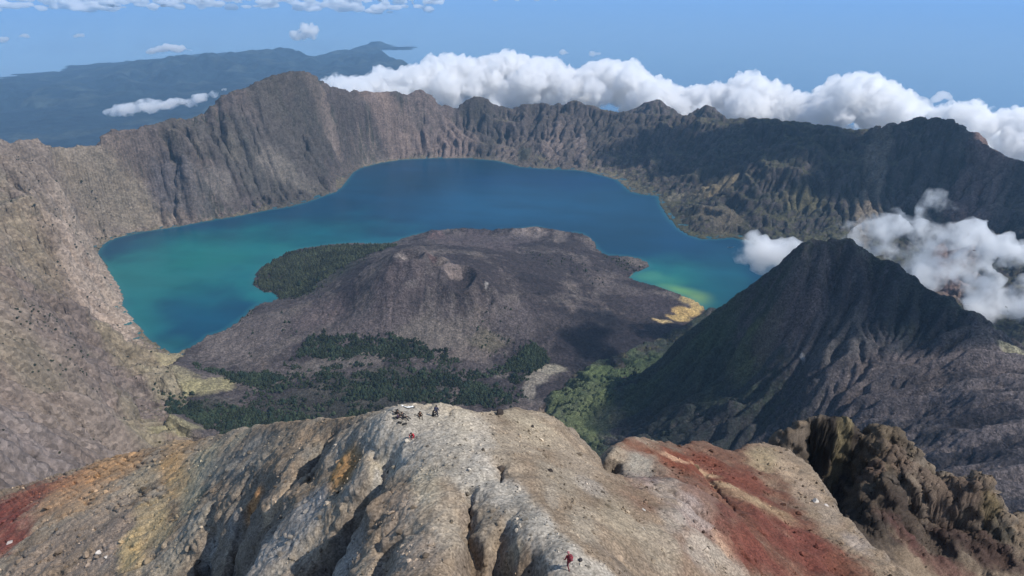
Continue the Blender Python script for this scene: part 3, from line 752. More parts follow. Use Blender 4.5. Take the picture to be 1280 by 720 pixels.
HFf = lambda X, Y: GF.sample(HF, np.asarray(X, float), np.asarray(Y, float))
RX, RY = fan(17, 415, 1150, -1.32, 1.32, 1650)
RZ0 = HFf(RX, RY)


def fine_relief(X, Y):
    cr = sstep(.42, .62, X / Y) * sstep(185, 205, Y); lf = sstep(-4, -14, X)
    return (ridged(X, Y, 5, 5, .6, 321) - .5) * (.20 + .16 * lf + 1.2 * cr) + fbm(X, Y, 1.6, 4, .65, 323) * (.12 + .04 * lf + .25 * cr)


ground = lambda X, Y: HFf(X, Y) + fine_relief(np.asarray(X, float), np.asarray(Y, float))
RZ = RZ0 + fine_relief(RX, RY)
gx, gy = slope_of(RZ0, RX, RY); slr = np.hypot(gx, gy)
cf = GF.lin(curvF, RX, RY)
nb, nm, nf = fbm(RX, RY, 45, 4, .5, 331), fbm(RX, RY, 9, 5, .6, 333), fbm(RX, RY, 1.8, 4, .7, 335)
Cr = mix(np.broadcast_to(np.array([.180, .142, .105]), RX.shape + (3,)), np.array([.245, .210, .165]), sstep(-.2, .6, nb + nm * .6))
Cr = mix(Cr, np.array([.135, .115, .098]), sstep(.9, 1.6, slr + nm * .4) * .7)
FB = [
    # the whole right flank is rusty scoria under the bands
    (900,600,120,40,(.112,.056,.040),.9),(960,650,110,50,(.105,.050,.036),.9),(1000,700,100,40,(.105,.049,.035),.9),(880,640,50,40,(.18,.12,.10),.7),
    # scree plateau and the trodden path
    (520,520,46,14,(.335,.318,.28),.85),(520,550,50,22,(.325,.312,.285),.9),(540,580,44,24,(.285,.265,.22),.8),(480,595,22,18,(.33,.30,.225),.6),(590,545,40,30,(.32,.30,.265),.75),(560,510,40,8,(.32,.29,.235),.8),
    (600,590,34,20,(.325,.312,.285),.8),(640,620,30,22,(.33,.318,.29),.85),(675,655,26,24,(.33,.318,.29),.85),(705,695,30,22,(.335,.322,.298),.85),(745,712,50,14,(.335,.32,.29),.8),(690,625,14,16,(.29,.27,.235),.4),
    (530,610,30,30,(.30,.275,.215),.6),(500,640,36,34,(.265,.215,.170),.7),(520,690,44,30,(.27,.225,.185),.7),(555,660,26,30,(.275,.245,.20),.5),(610,650,20,30,(.21,.185,.15),.7),(640,700,22,20,(.25,.235,.18),.6),
    # tan right flank
    (680,545,50,18,(.25,.215,.165),.8),(650,520,40,8,(.30,.265,.205),.7),(720,580,40,20,(.225,.19,.15),.8),(700,600,40,22,(.235,.21,.17),.6),(745,575,16,10,(.16,.13,.10),.7),(740,610,28,12,(.245,.23,.21),.6),(770,650,40,30,(.245,.215,.165),.7),(820,680,40,30,(.25,.225,.18),.7),(730,650,30,24,(.25,.23,.19),.5),
    (800,585,22,16,(.235,.225,.195),.8),(830,610,30,18,(.225,.20,.175),.7),(860,640,34,20,(.25,.225,.215),.7),(800,600,30,12,(.21,.17,.165),.6),(840,650,24,16,(.25,.235,.205),.6),(880,690,34,24,(.265,.245,.21),.75),(910,705,34,16,(.27,.24,.20),.7),(905,680,20,8,(.34,.235,.165),.6),
    # red bands
    (800,560,34,9,(0.128,0.047,0.027),.9),(850,575,44,12,(0.125,0.042,0.026),.9),(890,590,44,20,(0.122,0.042,0.029),.85),(930,610,40,26,(0.112,0.040,0.029),.85),(970,650,40,26,(0.109,0.037,0.029),.8),(1010,690,44,26,(0.109,0.037,0.029),.85),(930,680,30,24,(0.106,0.036,0.027),.85),(960,710,40,16,(0.106,0.037,0.029),.8),(905,640,16,18,(0.090,0.031,0.024),.8),(1060,710,36,14,(0.115,0.047,0.031),.7),
    (840,572,24,3,(.42,.28,.19),.75),(880,592,24,4,(.38,.28,.18),.7),(930,620,34,6,(.27,.20,.13),.7),(965,640,34,7,(.26,.20,.125),.65),(900,605,24,4,(.33,.25,.16),.6),
    (955,570,26,14,(.25,.205,.135),.9),(985,585,20,14,(.235,.185,.135),.85),(1010,615,20,20,(.225,.18,.14),.8),(1035,645,16,16,(.22,.185,.15),.7),(1070,680,24,10,(.26,.225,.20),.7),
    # shade painted into crag's left face and cavity, broken rock below, crag itself
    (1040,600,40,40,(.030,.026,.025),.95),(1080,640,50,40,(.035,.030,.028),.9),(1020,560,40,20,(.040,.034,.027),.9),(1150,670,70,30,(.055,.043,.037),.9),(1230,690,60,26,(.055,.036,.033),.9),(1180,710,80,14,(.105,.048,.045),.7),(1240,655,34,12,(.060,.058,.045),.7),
    (1058,525,10,9,(0.177,0.149,0.090),.9),(1100,545,26,12,(0.136,0.109,0.077),.8),(1120,570,26,16,(0.139,0.106,0.084),.85),(1160,605,40,14,(0.143,0.109,0.087),.85),(1210,615,30,16,(0.136,0.102,0.081),.85),(1240,630,14,16,(0.150,0.119,0.065),.8),(1090,590,16,12,(0.116,0.079,0.068),.7),(1275,630,16,12,(0.095,0.050,0.043),.7),
    # left flank: red corner, orange, ochre, slate
    (5,640,44,24,(.165,.048,.040),.95),(10,675,26,18,(.155,.047,.040),.85),(50,612,34,12,(.18,.068,.048),.85),(100,596,34,12,(.30,.16,.09),.8),(140,582,40,10,(.34,.21,.11),.8),(90,620,40,14,(.31,.20,.12),.7),(110,630,40,10,(.33,.22,.13),.6),
    (60,690,60,30,(.245,.195,.155),.8),(140,680,44,34,(.205,.170,.145),.8),(130,640,40,20,(.24,.195,.155),.7),(110,710,60,14,(.22,.18,.15),.6),
    (230,556,30,8,(.31,.215,.125),.8),(215,580,20,16,(.36,.235,.115),.8),(225,600,20,20,(.36,.255,.13),.7),(180,590,20,14,(.25,.215,.155),.6),(255,570,26,16,(.30,.27,.19),.7),(190,640,24,24,(.33,.265,.16),.75),(165,690,20,30,(.40,.31,.165),.85),(200,665,24,20,(.31,.255,.155),.7),(240,625,24,20,(.265,.25,.185),.7),(245,650,30,14,(.225,.215,.185),.7),(215,700,24,20,(.215,.20,.165),.7),
    (310,570,36,24,(.185,.180,.165),.85),(340,555,30,14,(.21,.185,.15),.7),(300,545,30,6,(.25,.225,.17),.7),(270,590,20,20,(.20,.195,.165),.6),(380,522,26,6,(.27,.235,.18),.7),(385,545,20,14,(.27,.195,.13),.6),(360,590,16,12,(.27,.20,.14),.5),
    (430,588,27,19,(.31,.185,.085),1.0),(318,632,17,14,(.34,.18,.08),1.0),(345,634,26,5,(.37,.29,.21),.8),(425,560,30,12,(.23,.215,.19),.7),(395,580,20,14,(.19,.185,.165),.7),(440,615,18,12,(.275,.255,.23),.6),
    (360,665,50,36,(.235,.225,.21),.85),(330,700,40,24,(.245,.235,.22),.8),(390,630,30,16,(.25,.245,.24),.7),(380,690,26,16,(.255,.225,.18),.6),(350,712,30,10,(.28,.26,.22),.6),(295,650,12,16,(.24,.23,.22),.6),(265,700,20,20,(.25,.245,.23),.7),
    (440,680,26,26,(.21,.185,.165),.8),(455,645,20,20,(.225,.195,.16),.7),(430,710,24,14,(.225,.215,.20),.7),(470,705,14,20,(.20,.17,.14),.6),(475,610,10,14,(.24,.235,.225),.7),
]
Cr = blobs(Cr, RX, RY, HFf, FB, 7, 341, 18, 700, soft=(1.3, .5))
pth = [hit(HFf, x, y, 18, 300, 2500) for x, y in [(500,516),(520,532),(540,555),(562,578),(588,594),(618,612),(648,638),(678,668),(706,700),(742,740)]]
dp_, pp_ = seg_dist(RX + nm * 1.2, RY + fbm(RX, RY, 8, 4, .6, 343) * 1.2, pth)
pw_ = np.interp(pp_, np.arange(10), [6.5, 6.5, 5.0, 3.6, 3.0, 2.6, 2.4, 2.3, 2.4, 2.6])
Cr = mix(Cr, np.array([.265, .250, .220]), sstep(1.25, .45, dp_ / pw_) * np.clip(.85 + .4 * nm, 0, 1))
Cr = Cr * (1 + .18 * nf + .10 * nm)[..., None]
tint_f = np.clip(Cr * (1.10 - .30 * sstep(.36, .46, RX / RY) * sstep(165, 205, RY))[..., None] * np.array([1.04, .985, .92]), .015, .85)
zb = np.maximum(HCf(RX, RY) - 8, np.where(RY > 760, HPf(RX, RY), -1e5))
M_FG = rock_mat('summit_scree', 5.0, .26, .34, .8, dist=.3, big=.02)
crag_m = (RX / RY > .43 + .02 * nm) & (RY > 182) & (RZ > 0)
flat_ = sstep(5, 14, np.hypot(RX + 7, (RY - 76) * .6)) * np.where(RY < 50, .3, 1.0)
ampF = flat_ * (.30 + .15 * sstep(-4, -14, RX) + 1.5 * sstep(.34, .46, RX / RY) * sstep(165, 205, RY) + .8 * sstep(.85, 1.4, slr) + .4 * sstep(.15, .3, RX / RY))
RX3, RY3, RZ3 = roughen(RX, RY, RZ, RZ > zb, [(9, .95), (4.2, .5), (1.9, .24), (.9, .11)], ampF, 1.4, 81)
cr3 = sstep(.36, .46, RX / RY) * sstep(165, 205, RY)
RX3, RY3, RZ3 = roughen(RX3, RY3, RZ3, (RZ > zb) & (cr3 > .05), [(14, 1.2), (7, .8), (3, .5)], cr3, 2.4, 91)
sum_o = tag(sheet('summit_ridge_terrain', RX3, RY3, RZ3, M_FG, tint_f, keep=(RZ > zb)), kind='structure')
# ------------------------------------------------------------------ clouds
def cloud_mat(name, dens, aniso=.35, noise=None, step=1.0, col=(.995, .995, 1.0)):
    m, nt, out = new_mat(name); L = nt.links.new
    v = N(nt, 'ShaderNodeVolumeScatter', Density=dens, Anisotropy=aniso); v.inputs['Color'].default_value = (*col, 1)
    if noise:
        sc, lo, hi = noise
        g = N(nt, 'ShaderNodeNewGeometry'); n = N(nt, 'ShaderNodeTexNoise', Scale=1 / sc, Detail=5.0, Roughness=.6)
        L(g.outputs['Position'], n.inputs['Vector'])
        mr = N(nt, 'ShaderNodeMapRange', interpolation_type='SMOOTHSTEP')
        mr.inputs['From Min'].default_value = lo; mr.inputs['From Max'].default_value = hi
        mr.inputs['To Min'].default_value = 0; mr.inputs['To Max'].default_value = dens
        L(n.outputs['Fac'], mr.inputs['Value']); L(mr.outputs[0], v.inputs['Density'])
        m.cycles.volume_step_rate = step
    else:
        m.cycles.homogeneous_volume = True
    L(v.outputs[0], out.inputs['Volume'])
    return m


def cloud(name, balls, voxel, mat, rough, seed, label):
    """one cloud: many overlapping puffs fused to one closed skin, then billowed"""
    bm = bmesh.new()
    for x, y, z, r, sq in balls:
        bmesh.ops.create_icosphere(bm, subdivisions=3 if r > voxel * 3 else 2, radius=1.0, matrix=Matrix.Translation((x, y, z)) @ Matrix.Diagonal((r, r, r * sq, 1)))
    me = bpy.data.meshes.new(name); bm.to_mesh(me); bm.free()
    o = link(bpy.data.objects.new(name, me))
    md = o.modifiers.new('fuse', 'REMESH'); md.mode = 'VOXEL'; md.voxel_size = voxel; md.use_smooth_shade = True
    ev = o.evaluated_get(bpy.context.evaluated_depsgraph_get())
    m2 = bpy.data.meshes.new_from_object(ev)
    o.modifiers.clear(); o.data = m2; bpy.data.meshes.remove(me)
    n = len(m2.vertices)
    co = np.empty(n * 3, np.float32); m2.vertices.foreach_get('co', co); co = co.reshape(-1, 3)
    no = np.empty(n * 3, np.float32); m2.vertices.foreach_get('normal', no); no = no.reshape(-1, 3)
    d = 0
    for k, (wl, am) in enumerate(rough):
        d = d + (1 - np.abs(perlin3(co / wl, seed + k)) * 2.2) * am
    co = co + no * (d - sum(a for _, a in rough) * .45)[:, None]
    m2.vertices.foreach_set('co', np.ascontiguousarray(co, np.float32).ravel()); m2.update()
    m2.name = name; m2.materials.clear(); m2.materials.append(mat)
    return tag(o, label, 'cloud')


rc = np.random.default_rng(21)
M_BANK = cloud_mat('cumulus', .024, .35, (110, .36, .58), .04)
M_FARCL = cloud_mat('far_cumulus', .010)
top = [(405,101),(430,98),(470,94),(500,86),(530,79),(560,73),(590,71),(620,69),(640,63),(660,71),(690,80),(720,86),(740,81),(760,77),(790,79),(800,86),(820,99),(840,111),(850,113),(870,109),(890,104),(915,106),(940,93),(965,101),(985,109),(1000,121),(1020,126),(1035,111),(1050,96),(1070,92),(1090,95),(1115,106),(1140,119),(1150,131),(1165,137)]
top2 = [(1172,142),(1185,136),(1200,129),(1225,128),(1240,139),(1250,143),(1265,138),(1285,139),(1310,142),(1350,150)]


def bank_balls(top, f_at, base_z, n, r_lo, r_hi, dens=1.0):
    tx = np.array([t[0] for t in top], float); ty = np.array([t[1] for t in top], float)
    out = []
    for k in range(n):
        px = rc.uniform(tx[0], tx[-1]); py = float(np.interp(px, tx, ty)); f = f_at(px)
        r = rc.uniform(r_lo, r_hi) * f / FPX
        x, y, z = Pf(px, py, f)
        z -= r * 1.0
        if rc.random() < .62:
            z = rc.uniform(min(base_z, z - 1), z) if z > base_z else z
            r *= 1.35; y += rc.uniform(-.05, .08) * f; x *= y / f
        else:
            y += rc.uniform(-.02, .03) * f; x *= y / f
        out.append((x, y, z, r, .85))
    return out


f1 = lambda px: np.interp(px, [400, 640, 900, 1080, 1170], [9300, 10600, 9600, 8600, 7900])
cloud('cloud', bank_balls(top, f1, 1900, 620, 3.5, 15), 27, M_BANK, [(240, 62), (110, 46), (52, 24)], 3, 'long bank of heaped white cumulus behind the far crater rim')
f2 = lambda px: np.interp(px, [1170, 1280, 1350], [7000, 6400, 6100])
cloud('cloud', bank_balls(top2, f2, 1950, 150, 4, 16), 22, M_BANK, [(190, 46), (85, 34), (40, 18)], 5, 'white cumulus mass above the right end of the crater rim, cut by the picture edge')


def puffs(spots, f, sq=.55, jit=.4, k=5):
    out = []
    for px, py, r in spots:
        x, y, z = Pf(px, py, f); R = r * f / FPX
        out.append((x, y, z, R, sq))
        for _ in range(k):
            a = rc.uniform(0, 6.28); q = rc.uniform(.4, 1.0)
            out.append((x + math.cos(a) * R * q, y + math.sin(a) * R * q, z + rc.uniform(-.3, .5) * R * sq, R * rc.uniform(.35, .65), sq))
    return out


cloud('cloud', puffs([(140,141,9),(160,136,13),(185,133,14),(210,131,13),(232,128,11),(250,122,8),(265,117,6),(278,113,4)], 8200, .5), 32, M_BANK, [(220, 46), (90, 26), (40, 10)], 7, 'flat white cloud lying low behind the left part of the crater rim')
cloud('cloud', puffs([(374,41,7),(382,39,8),(390,40,6)], 21000, .7), 45, M_FARCL, [(420, 170), (170, 110), (80, 40)], 9, 'small round white cloud alone above the highest rim summit')
cloud('cloud', puffs([(188,65,5),(200,62,7),(214,59,8),(226,61,7),(236,62,4)], 23000, .45), 70, M_FARCL, [(450, 90), (180, 50)], 11, 'small flat white cloud touching the top of the hazy far hills')
for i, (s, lab) in enumerate([([(2,50,5),(7,49,4)], 'tiny white cloud cut by the left picture edge, over the sea'), ([(26,46,3),(32,45,4)], 'tiny white cloud over the sea, second from the left picture edge'),
                              ([(96,45,3.5),(102,44,3)], 'tiny white cloud over the sea, just left of the hazy far hills')]):
    cloud('cloud', puffs(s, 24000, .6, k=3), 50, M_FARCL, [(300, 60), (120, 30)], 13 + i, lab)
for i, (s, f, lab) in enumerate([([(703,65,4),(707,66,3)], 13000, 'tiny white cloud floating above the middle of the cumulus bank'), ([(741,67,4),(748,67,4)], 13000, 'small flat white puff right of the tiny one above the cumulus bank'),
                                 ([(1172,124,6),(1180,119,7),(1186,122,5),(1160,130,5)], 8200, 'thin torn cloud rag between the two big cumulus heaps on the right')]):
    cloud('cloud', puffs(s, f, .6, k=3), 28, M_FARCL, [(200, 40), (80, 20)], 17 + i, lab)
far_top = [(-60,0),(40,-4),(120,-3),(200,-5),(300,-4),(400,-2),(470,0),(530,4),(556,7)]
fb = []
for k in range(260):
    px = rc.uniform(-90, 552); f = rc.uniform(36000, 44000)
    bot = float(np.interp(px, [-60, 60, 200, 330, 450, 520, 556], [20, 17, 13, 14, 18, 19, 12]))
    py = rc.uniform(-6, bot - 4)
    x, y, z = Pf(px, py, f); fb.append((x, y, z, rc.uniform(5, 10) * f / FPX, .28))
tag(cloud('clouds', fb, 120, M_FARCL, [(1200, 130), (400, 70)], 23, 'distant white cloud layer along the top edge over the left half of the sea'), kind='stuff')
tag(cloud('clouds', puffs([(600,-1,4),(620,-2,5),(645,-2,5),(670,-2,5),(695,-2,4),(712,-1,3)], 40000, .5), 120, M_FARCL, [(900, 150), (350, 80)], 25, 'thin distant cloud strip on the horizon above the middle of the sea'), kind='stuff')

M_WISP = cloud_mat('crater_mist', .030, .3, (190, .46, .68), .10)
M_WISP2 = cloud_mat('crater_mist_dense', .028, .3, (180, .42, .62), .10)
cloud('cloud', puffs([(925,318,18),(945,312,22),(968,318,24),(990,312,16),(955,332,18),(940,300,12)], 3100, .8), 26, M_WISP2, [(160, 40), (60, 18)], 31, 'white mist patch against the left shoulder of the dark peak, above the lake')
cloud('cloud', puffs([(1010,300,9),(1025,296,13),(1045,300,14),(1062,292,16),(1085,296,26),(1110,285,26),(1130,300,34),(1120,268,14),(1098,268,9),(1165,262,16),(1170,245,9),(1178,262,14),(1165,300,34),(1150,330,36),(1185,330,36),(1195,292,26),(1215,350,34),(1205,320,26),(1240,300,22),(1232,276,12),(1262,318,20),(1285,312,22),(1250,360,26),(1275,380,28),(1230,385,26),(1310,370,40)], 2950, .75, k=4), 26, M_WISP, [(170, 45), (65, 20)], 33, 'large torn white cloud drifting behind the dark peak, in front of the right crater wall')

# clouds standing higher than the camera, between the sun and the right of the crater
M_HIGH = cloud_mat('high_cumulus', .012)
def shade_cloud(spots, alt, seed, label):
    out = []
    for x, y, z, r in spots:
        t = (alt - z) / math.sin(SUN_EL)
        ox, oy = x + math.sin(SUN_AZ) * math.cos(SUN_EL) * t, y + math.cos(SUN_AZ) * math.cos(SUN_EL) * t
        out.append((ox, oy, alt, r, .4))
        for _ in range(6):
            a = rc.uniform(0, 6.28); out.append((ox + math.cos(a) * r * .8, oy + math.sin(a) * r * .8, alt + rc.uniform(-.1, .3) * r, r * rc.uniform(.3, .6), .5))
    cloud('cloud', out, 45, M_HIGH, [(260, 60), (100, 30)], seed, label)

shade_cloud([(1330,2180,2780,200),(1170,2280,2760,130),(1500,2020,2700,160),(640,2350,2250,150)], 4700, 41, 'white cloud high above the dark peak, shading its near face')
shade_cloud([(2500,5900,2450,420),(3100,5300,2500,420),(3500,4700,2500,380),(2000,6300,2450,380),(1500,6700,2400,300),(2700,5300,2250,380)], 5200, 43, 'broad white cloud high above the right crater wall, shading it')
shade_cloud([(430,3150,2060,130),(480,3000,2060,130)], 4650, 45, 'small white cloud high above the lava field, shading its black flow')
# ------------------------------------------------------------------ trees, scrub, stones
def leaf_mat(name, rough=.9):
    m, nt, out = new_mat(name); L = nt.links.new
    b = N(nt, 'ShaderNodeBsdfPrincipled', Roughness=rough); b.inputs['Specular IOR Level'].default_value = .1
    at = N(nt, 'ShaderNodeAttribute', attribute_name='tint')
    g = N(nt, 'ShaderNodeNewGeometry'); n = N(nt, 'ShaderNodeTexNoise', Scale=.8, Detail=4.0); L(g.outputs['Position'], n.inputs['Vector'])
    mr = N(nt, 'ShaderNodeMapRange'); mr.inputs['From Min'].default_value = .3; mr.inputs['From Max'].default_value = .7; mr.inputs['To Min'].default_value = .55; mr.inputs['To Max'].default_value = 1.5
    L(n.outputs['Fac'], mr.inputs['Value'])
    vm = N(nt, 'ShaderNodeVectorMath', operation='SCALE'); L(at.outputs['Color'], vm.inputs[0]); L(mr.outputs[0], vm.inputs['Scale'])
    L(vm.outputs[0], b.inputs['Base Color']); L(b.outputs[0], out.inputs['Surface'])
    return m


M_LEAF = leaf_mat('foliage')
M_STONE = leaf_mat('stone', .95)


def crown_shape(rg, tiers, seg=6):
    """ragged crown: rings of leaf mass, unit height, unit radius -> verts, tris"""
    V = []; F = []
    for z, r in tiers:
        a0 = rg.uniform(0, 6.28)
        for k in range(seg):
            a = a0 + k * 2 * math.pi / seg
            q = r * rg.uniform(.72, 1.25)
            V.append((q * math.cos(a), q * math.sin(a), z + rg.uniform(-.05, .05)))
    V.append((rg.uniform(-.1, .1), rg.uniform(-.1, .1), 1.0))
    n = len(tiers)
    for t in range(n - 1):
        for k in range(seg):
            a, b = t * seg + k, t * seg + (k + 1) % seg
            F += [(a, b, b + seg), (a, b + seg, a + seg)]
    for k in range(seg):
        F.append(((n - 1) * seg + k, (n - 1) * seg + (k + 1) % seg, len(V) - 1))
    return np.array(V), np.array(F)


def stone_shape(rg):
    bm = bmesh.new(); bmesh.ops.create_icosphere(bm, subdivisions=1, radius=1.0)
    V = np.array([v.co[:] for v in bm.verts]); F = np.array([[v.index for v in f.verts] for f in bm.faces]); bm.free()
    cutn = rg.normal(size=(5, 3)); cutn /= np.linalg.norm(cutn, axis=1)[:, None]
    for c in cutn:
        d = V @ c; V = V - np.maximum(d - rg.uniform(.35, .75), 0)[:, None] * c
    V = V * np.array([rg.uniform(.8, 1.25), rg.uniform(.7, 1.0), rg.uniform(.5, .85)])
    return V, F


def scatter(name, shapes, P, S, C, mat, kind='stuff', squash=1.0, tilt=.0, smooth=False):
    """every copy baked into one mesh; P (n,3), S (n,2) radius and height, C (n,3)"""
    rg = np.random.default_rng(abs(hash(name)) % 1000 if False else len(P))
    which = rg.integers(0, len(shapes), len(P)); ang = rg.uniform(0, 6.283, len(P))
    Vs, Fs, Cs = [], [], []; off = 0
    for k, (V, F) in enumerate(shapes):
        s = which == k; n = s.sum()
        if n == 0: continue
        c, si = np.cos(ang[s])[:, None], np.sin(ang[s])[:, None]
        x = (V[None, :, 0] * c - V[None, :, 1] * si) * S[s, 0:1]; y = (V[None, :, 0] * si + V[None, :, 1] * c) * S[s, 0:1]
        z = V[None, :, 2] * S[s, 1:2]
        if tilt:
            tx, ty = rg.uniform(-tilt, tilt, (n, 1)), rg.uniform(-tilt, tilt, (n, 1)); z = z + x * tx + y * ty
        W = np.stack([x, y, z], -1) + P[s][:, None]
        Vs.append(W.reshape(-1, 3)); Fs.append((F[None] + (np.arange(n) * len(V))[:, None, None] + off).reshape(-1, 3))
        Cs.append(np.repeat(C[s], len(V), 0)); off += n * len(V)
    o = mesh_np(name, np.concatenate(Vs), np.concatenate(Fs), mat, np.concatenate(Cs), smooth=smooth)
    return tag(o, kind=kind) if kind else o


rt = np.random.default_rng(77)
crowns = [crown_shape(rt, [(.08, .55), (.35, 1.0), (.65, .72)]) for _ in range(7)] + [crown_shape(rt, [(.05, .7), (.22, 1.0), (.5, .62), (.78, .33)]) for _ in range(5)]


def pick(poly_px, z, n, den, sc, seed, H=HCf, gap=0.0):
    pw = [hit(H, x, y) for x, y in poly_px] if z is None else [Pz(x, y, z)[:2] for x, y in poly_px]
    A = np.array(pw); lo, hi = A.min(0), A.max(0)
    P = rt.uniform(lo, hi, (n, 2))
    wob = (hi - lo).min() * .05 + 18
    k = inside(P[:, 0] + wob * fbm(P[:, 0], P[:, 1], 70, 4, .6, seed + 1), P[:, 1] + wob * fbm(P[:, 0], P[:, 1], 70, 4, .6, seed + 2), pw)
    P = P[k]
    q = fbm(P[:, 0], P[:, 1] * 1.6, sc, 4, .6, seed) * .9 + den
    if gap: q = q - gap * sstep(.05, .35, fbm(P[:, 0] / 3.2, P[:, 1] + .15 * P[:, 0], 70, 3, .55, seed + 3))
    return P[rt.random(len(P)) < np.clip(q, 0, 1) ** 1.2]


f_isl = pick([(319,349),(322,342),(333,332),(348,323),(366,315),(400,309),(430,306),(462,306),(492,305),(496,311),(474,324),(452,333),(438,342),(424,350),(408,360),(396,370),(384,380),(372,378),(362,372),(348,370),(345,366),(328,364),(319,358)], 2025, 11000, 1.2, 90, 401)
f_edge = pick([(440,340),(470,326),(480,330),(440,352),(408,372),(394,388),(372,386),(380,372),(410,356)], 2045, 900, .25, 60, 403)
val = [(236,456),(290,464),(340,460),(362,444),(380,424),(402,417),(440,425),(470,430),(500,430),(535,440),(565,446),(566,462),(600,468),(632,456),(650,440),(664,432),(684,438),(688,452),(664,466),(650,476),(655,494),(640,508),(500,510),(400,530),(300,536),(262,528),(204,514),(194,494),(206,488),(240,496),(282,504),(300,494),(302,484),(284,472),(258,463)]
f_val = pick(val, 2055, 21000, .58, 120, 405, gap=.9)
f_thick = np.concatenate([pick([(212,492),(250,503),(300,500),(330,505),(420,520),(440,512),(470,512),(440,530),(300,540),(262,530),(222,522),(204,508)], 2070, 5200, 1.2, 90, 407), pick([(240,456),(300,464),(340,462),(352,472),(330,480),(300,478),(280,468)], 2040, 2600, 1.15, 90, 409),
                          pick([(380,424),(402,418),(440,426),(500,432),(545,442),(540,452),(480,450),(430,446),(380,440),(366,446)], 2060, 3600, .95, 80, 411, gap=.6), pick([(632,458),(650,442),(664,434),(684,440),(686,452),(664,466),(640,466)], 2050, 1900, 1.2, 60, 413),
                          pick([(440,470),(520,462),(560,470),(640,490),(640,506),(560,506),(500,504),(440,500)], 2070, 5200, .85, 80, 415, gap=.9)])
f_dots = np.concatenate([pick([(755,317),(800,322),(812,334),(800,340),(770,330)], 2045, 260, .55, 60, 417), pick([(655,322),(700,318),(745,322),(760,345),(740,350),(700,340),(660,332)], 2110, 500, .25, 70, 419), pick([(595,400),(640,398),(670,430),(650,446),(590,430)], 2100, 420, .25, 60, 421),
                         pick([(300,385),(318,388),(300,402),(296,396)], 2015, 90, .7, 60, 423), pick([(310,400),(420,380),(430,420),(300,440)], 2060, 500, .12, 90, 425), pick([(690,480),(720,466),(770,456),(800,446),(800,470),(770,500),(740,520),(700,515),(684,500)], 2090, 1300, .45, 70, 427, lambda X, Y: np.maximum(HCf(X, Y), HPf(X, Y)))])
allP = np.concatenate([f_isl, f_edge, f_val, f_thick, f_dots])
big = np.concatenate([rt.uniform(.85, 1.15, len(f_isl)), rt.uniform(.5, .8, len(f_edge)), rt.uniform(.6, 1.05, len(f_val)), rt.uniform(.8, 1.15, len(f_thick)), rt.uniform(.5, .9, len(f_dots))])
tz = np.maximum(HCf(allP[:, 0], allP[:, 1]), np.where(allP[:, 0] > 60, HPf(allP[:, 0], allP[:, 1]), 0))
ok = tz > LAKE + .5
allP, big, tz = allP[ok], big[ok], tz[ok]
vq = np.exp(rt.normal(0, .28, len(allP))); hgt = 13 * big * vq * rt.uniform(.85, 1.15, len(allP)); rad = 5.6 * big * vq * rt.uniform(.8, 1.25, len(allP))
isl = (np.arange(len(ok)) < len(f_isl))[ok]
pt = .85 + .5 * fbm(allP[:, 0], allP[:, 1], 160, 3, .5, 451)[:, None]
tc = pt * np.where(isl[:, None], np.array([.036, .043, .024]), np.array([.026, .037, .021])) * rt.uniform(.6, 1.5, (len(allP), 1)) * np.array([1, 1, 1]) + rt.uniform(0, .006, (len(allP), 1)) * np.array([1.2, 1, .3])
tp = np.column_stack([allP, tz - .5])
d2 = np.hypot(allP[:, 0], allP[:, 1]); score = hgt / d2
# which trees the ridge in front leaves in view
r_, zz = tp[:, 0] / tp[:, 1], (tp[:, 2] + hgt - CAMZ) / tp[:, 1]
vis_px = 640 + FPX * r_ / (CP - zz * SP); vis_py = 360 - FPX * (SP + zz * CP) / (CP - zz * SP)
front = np.interp(vis_px, [0, 130, 200, 260, 340, 400, 520, 600, 680, 740], [612, 572, 557, 546, 528, 519, 503, 510, 520, 552])
single = np.argsort(-np.where((vis_py < front - 4) & (vis_px > 190), score, 0))[:240]
rest = np.setdiff1d(np.arange(len(tp)), single)
scatter('forest', crowns, tp[rest], np.column_stack([rad, hgt])[rest], tc[rest], M_LEAF)
tmesh = []
for k in range(6):
    V, F = crowns[k + 3]
    Vt = np.array([(math.cos(a) * .08, math.sin(a) * .08, z) for z in (-.1, .2) for a in np.arange(5) * 2 * math.pi / 5])
    Ft = np.array([t for q in range(5) for t in ((q, (q + 1) % 5, 5 + (q + 1) % 5), (q, 5 + (q + 1) % 5, 5 + q))])
    col = np.concatenate([np.tile(np.array([.021, .034, .022]) * (.75 + .1 * k), (len(V), 1)), np.tile([.05, .04, .03], (len(Vt), 1))])
    o = mesh_np('tree', np.concatenate([V, Vt]), np.concatenate([F, Ft + len(V)]), M_LEAF, col, smooth=False)
    tmesh.append(o.data); bpy.data.objects.remove(o)
for i in single:
    o = link(bpy.data.objects.new('tree', tmesh[i % 6]))
    o.location = tp[i]; o.scale = (rad[i], rad[i], hgt[i]); o.rotation_euler = (0, 0, rt.uniform(0, 6.28))
    tag(o, 'dark green tree on the near edge of the valley wood, one of many alike', 'tree', 'trees on the near edge of the valley wood')

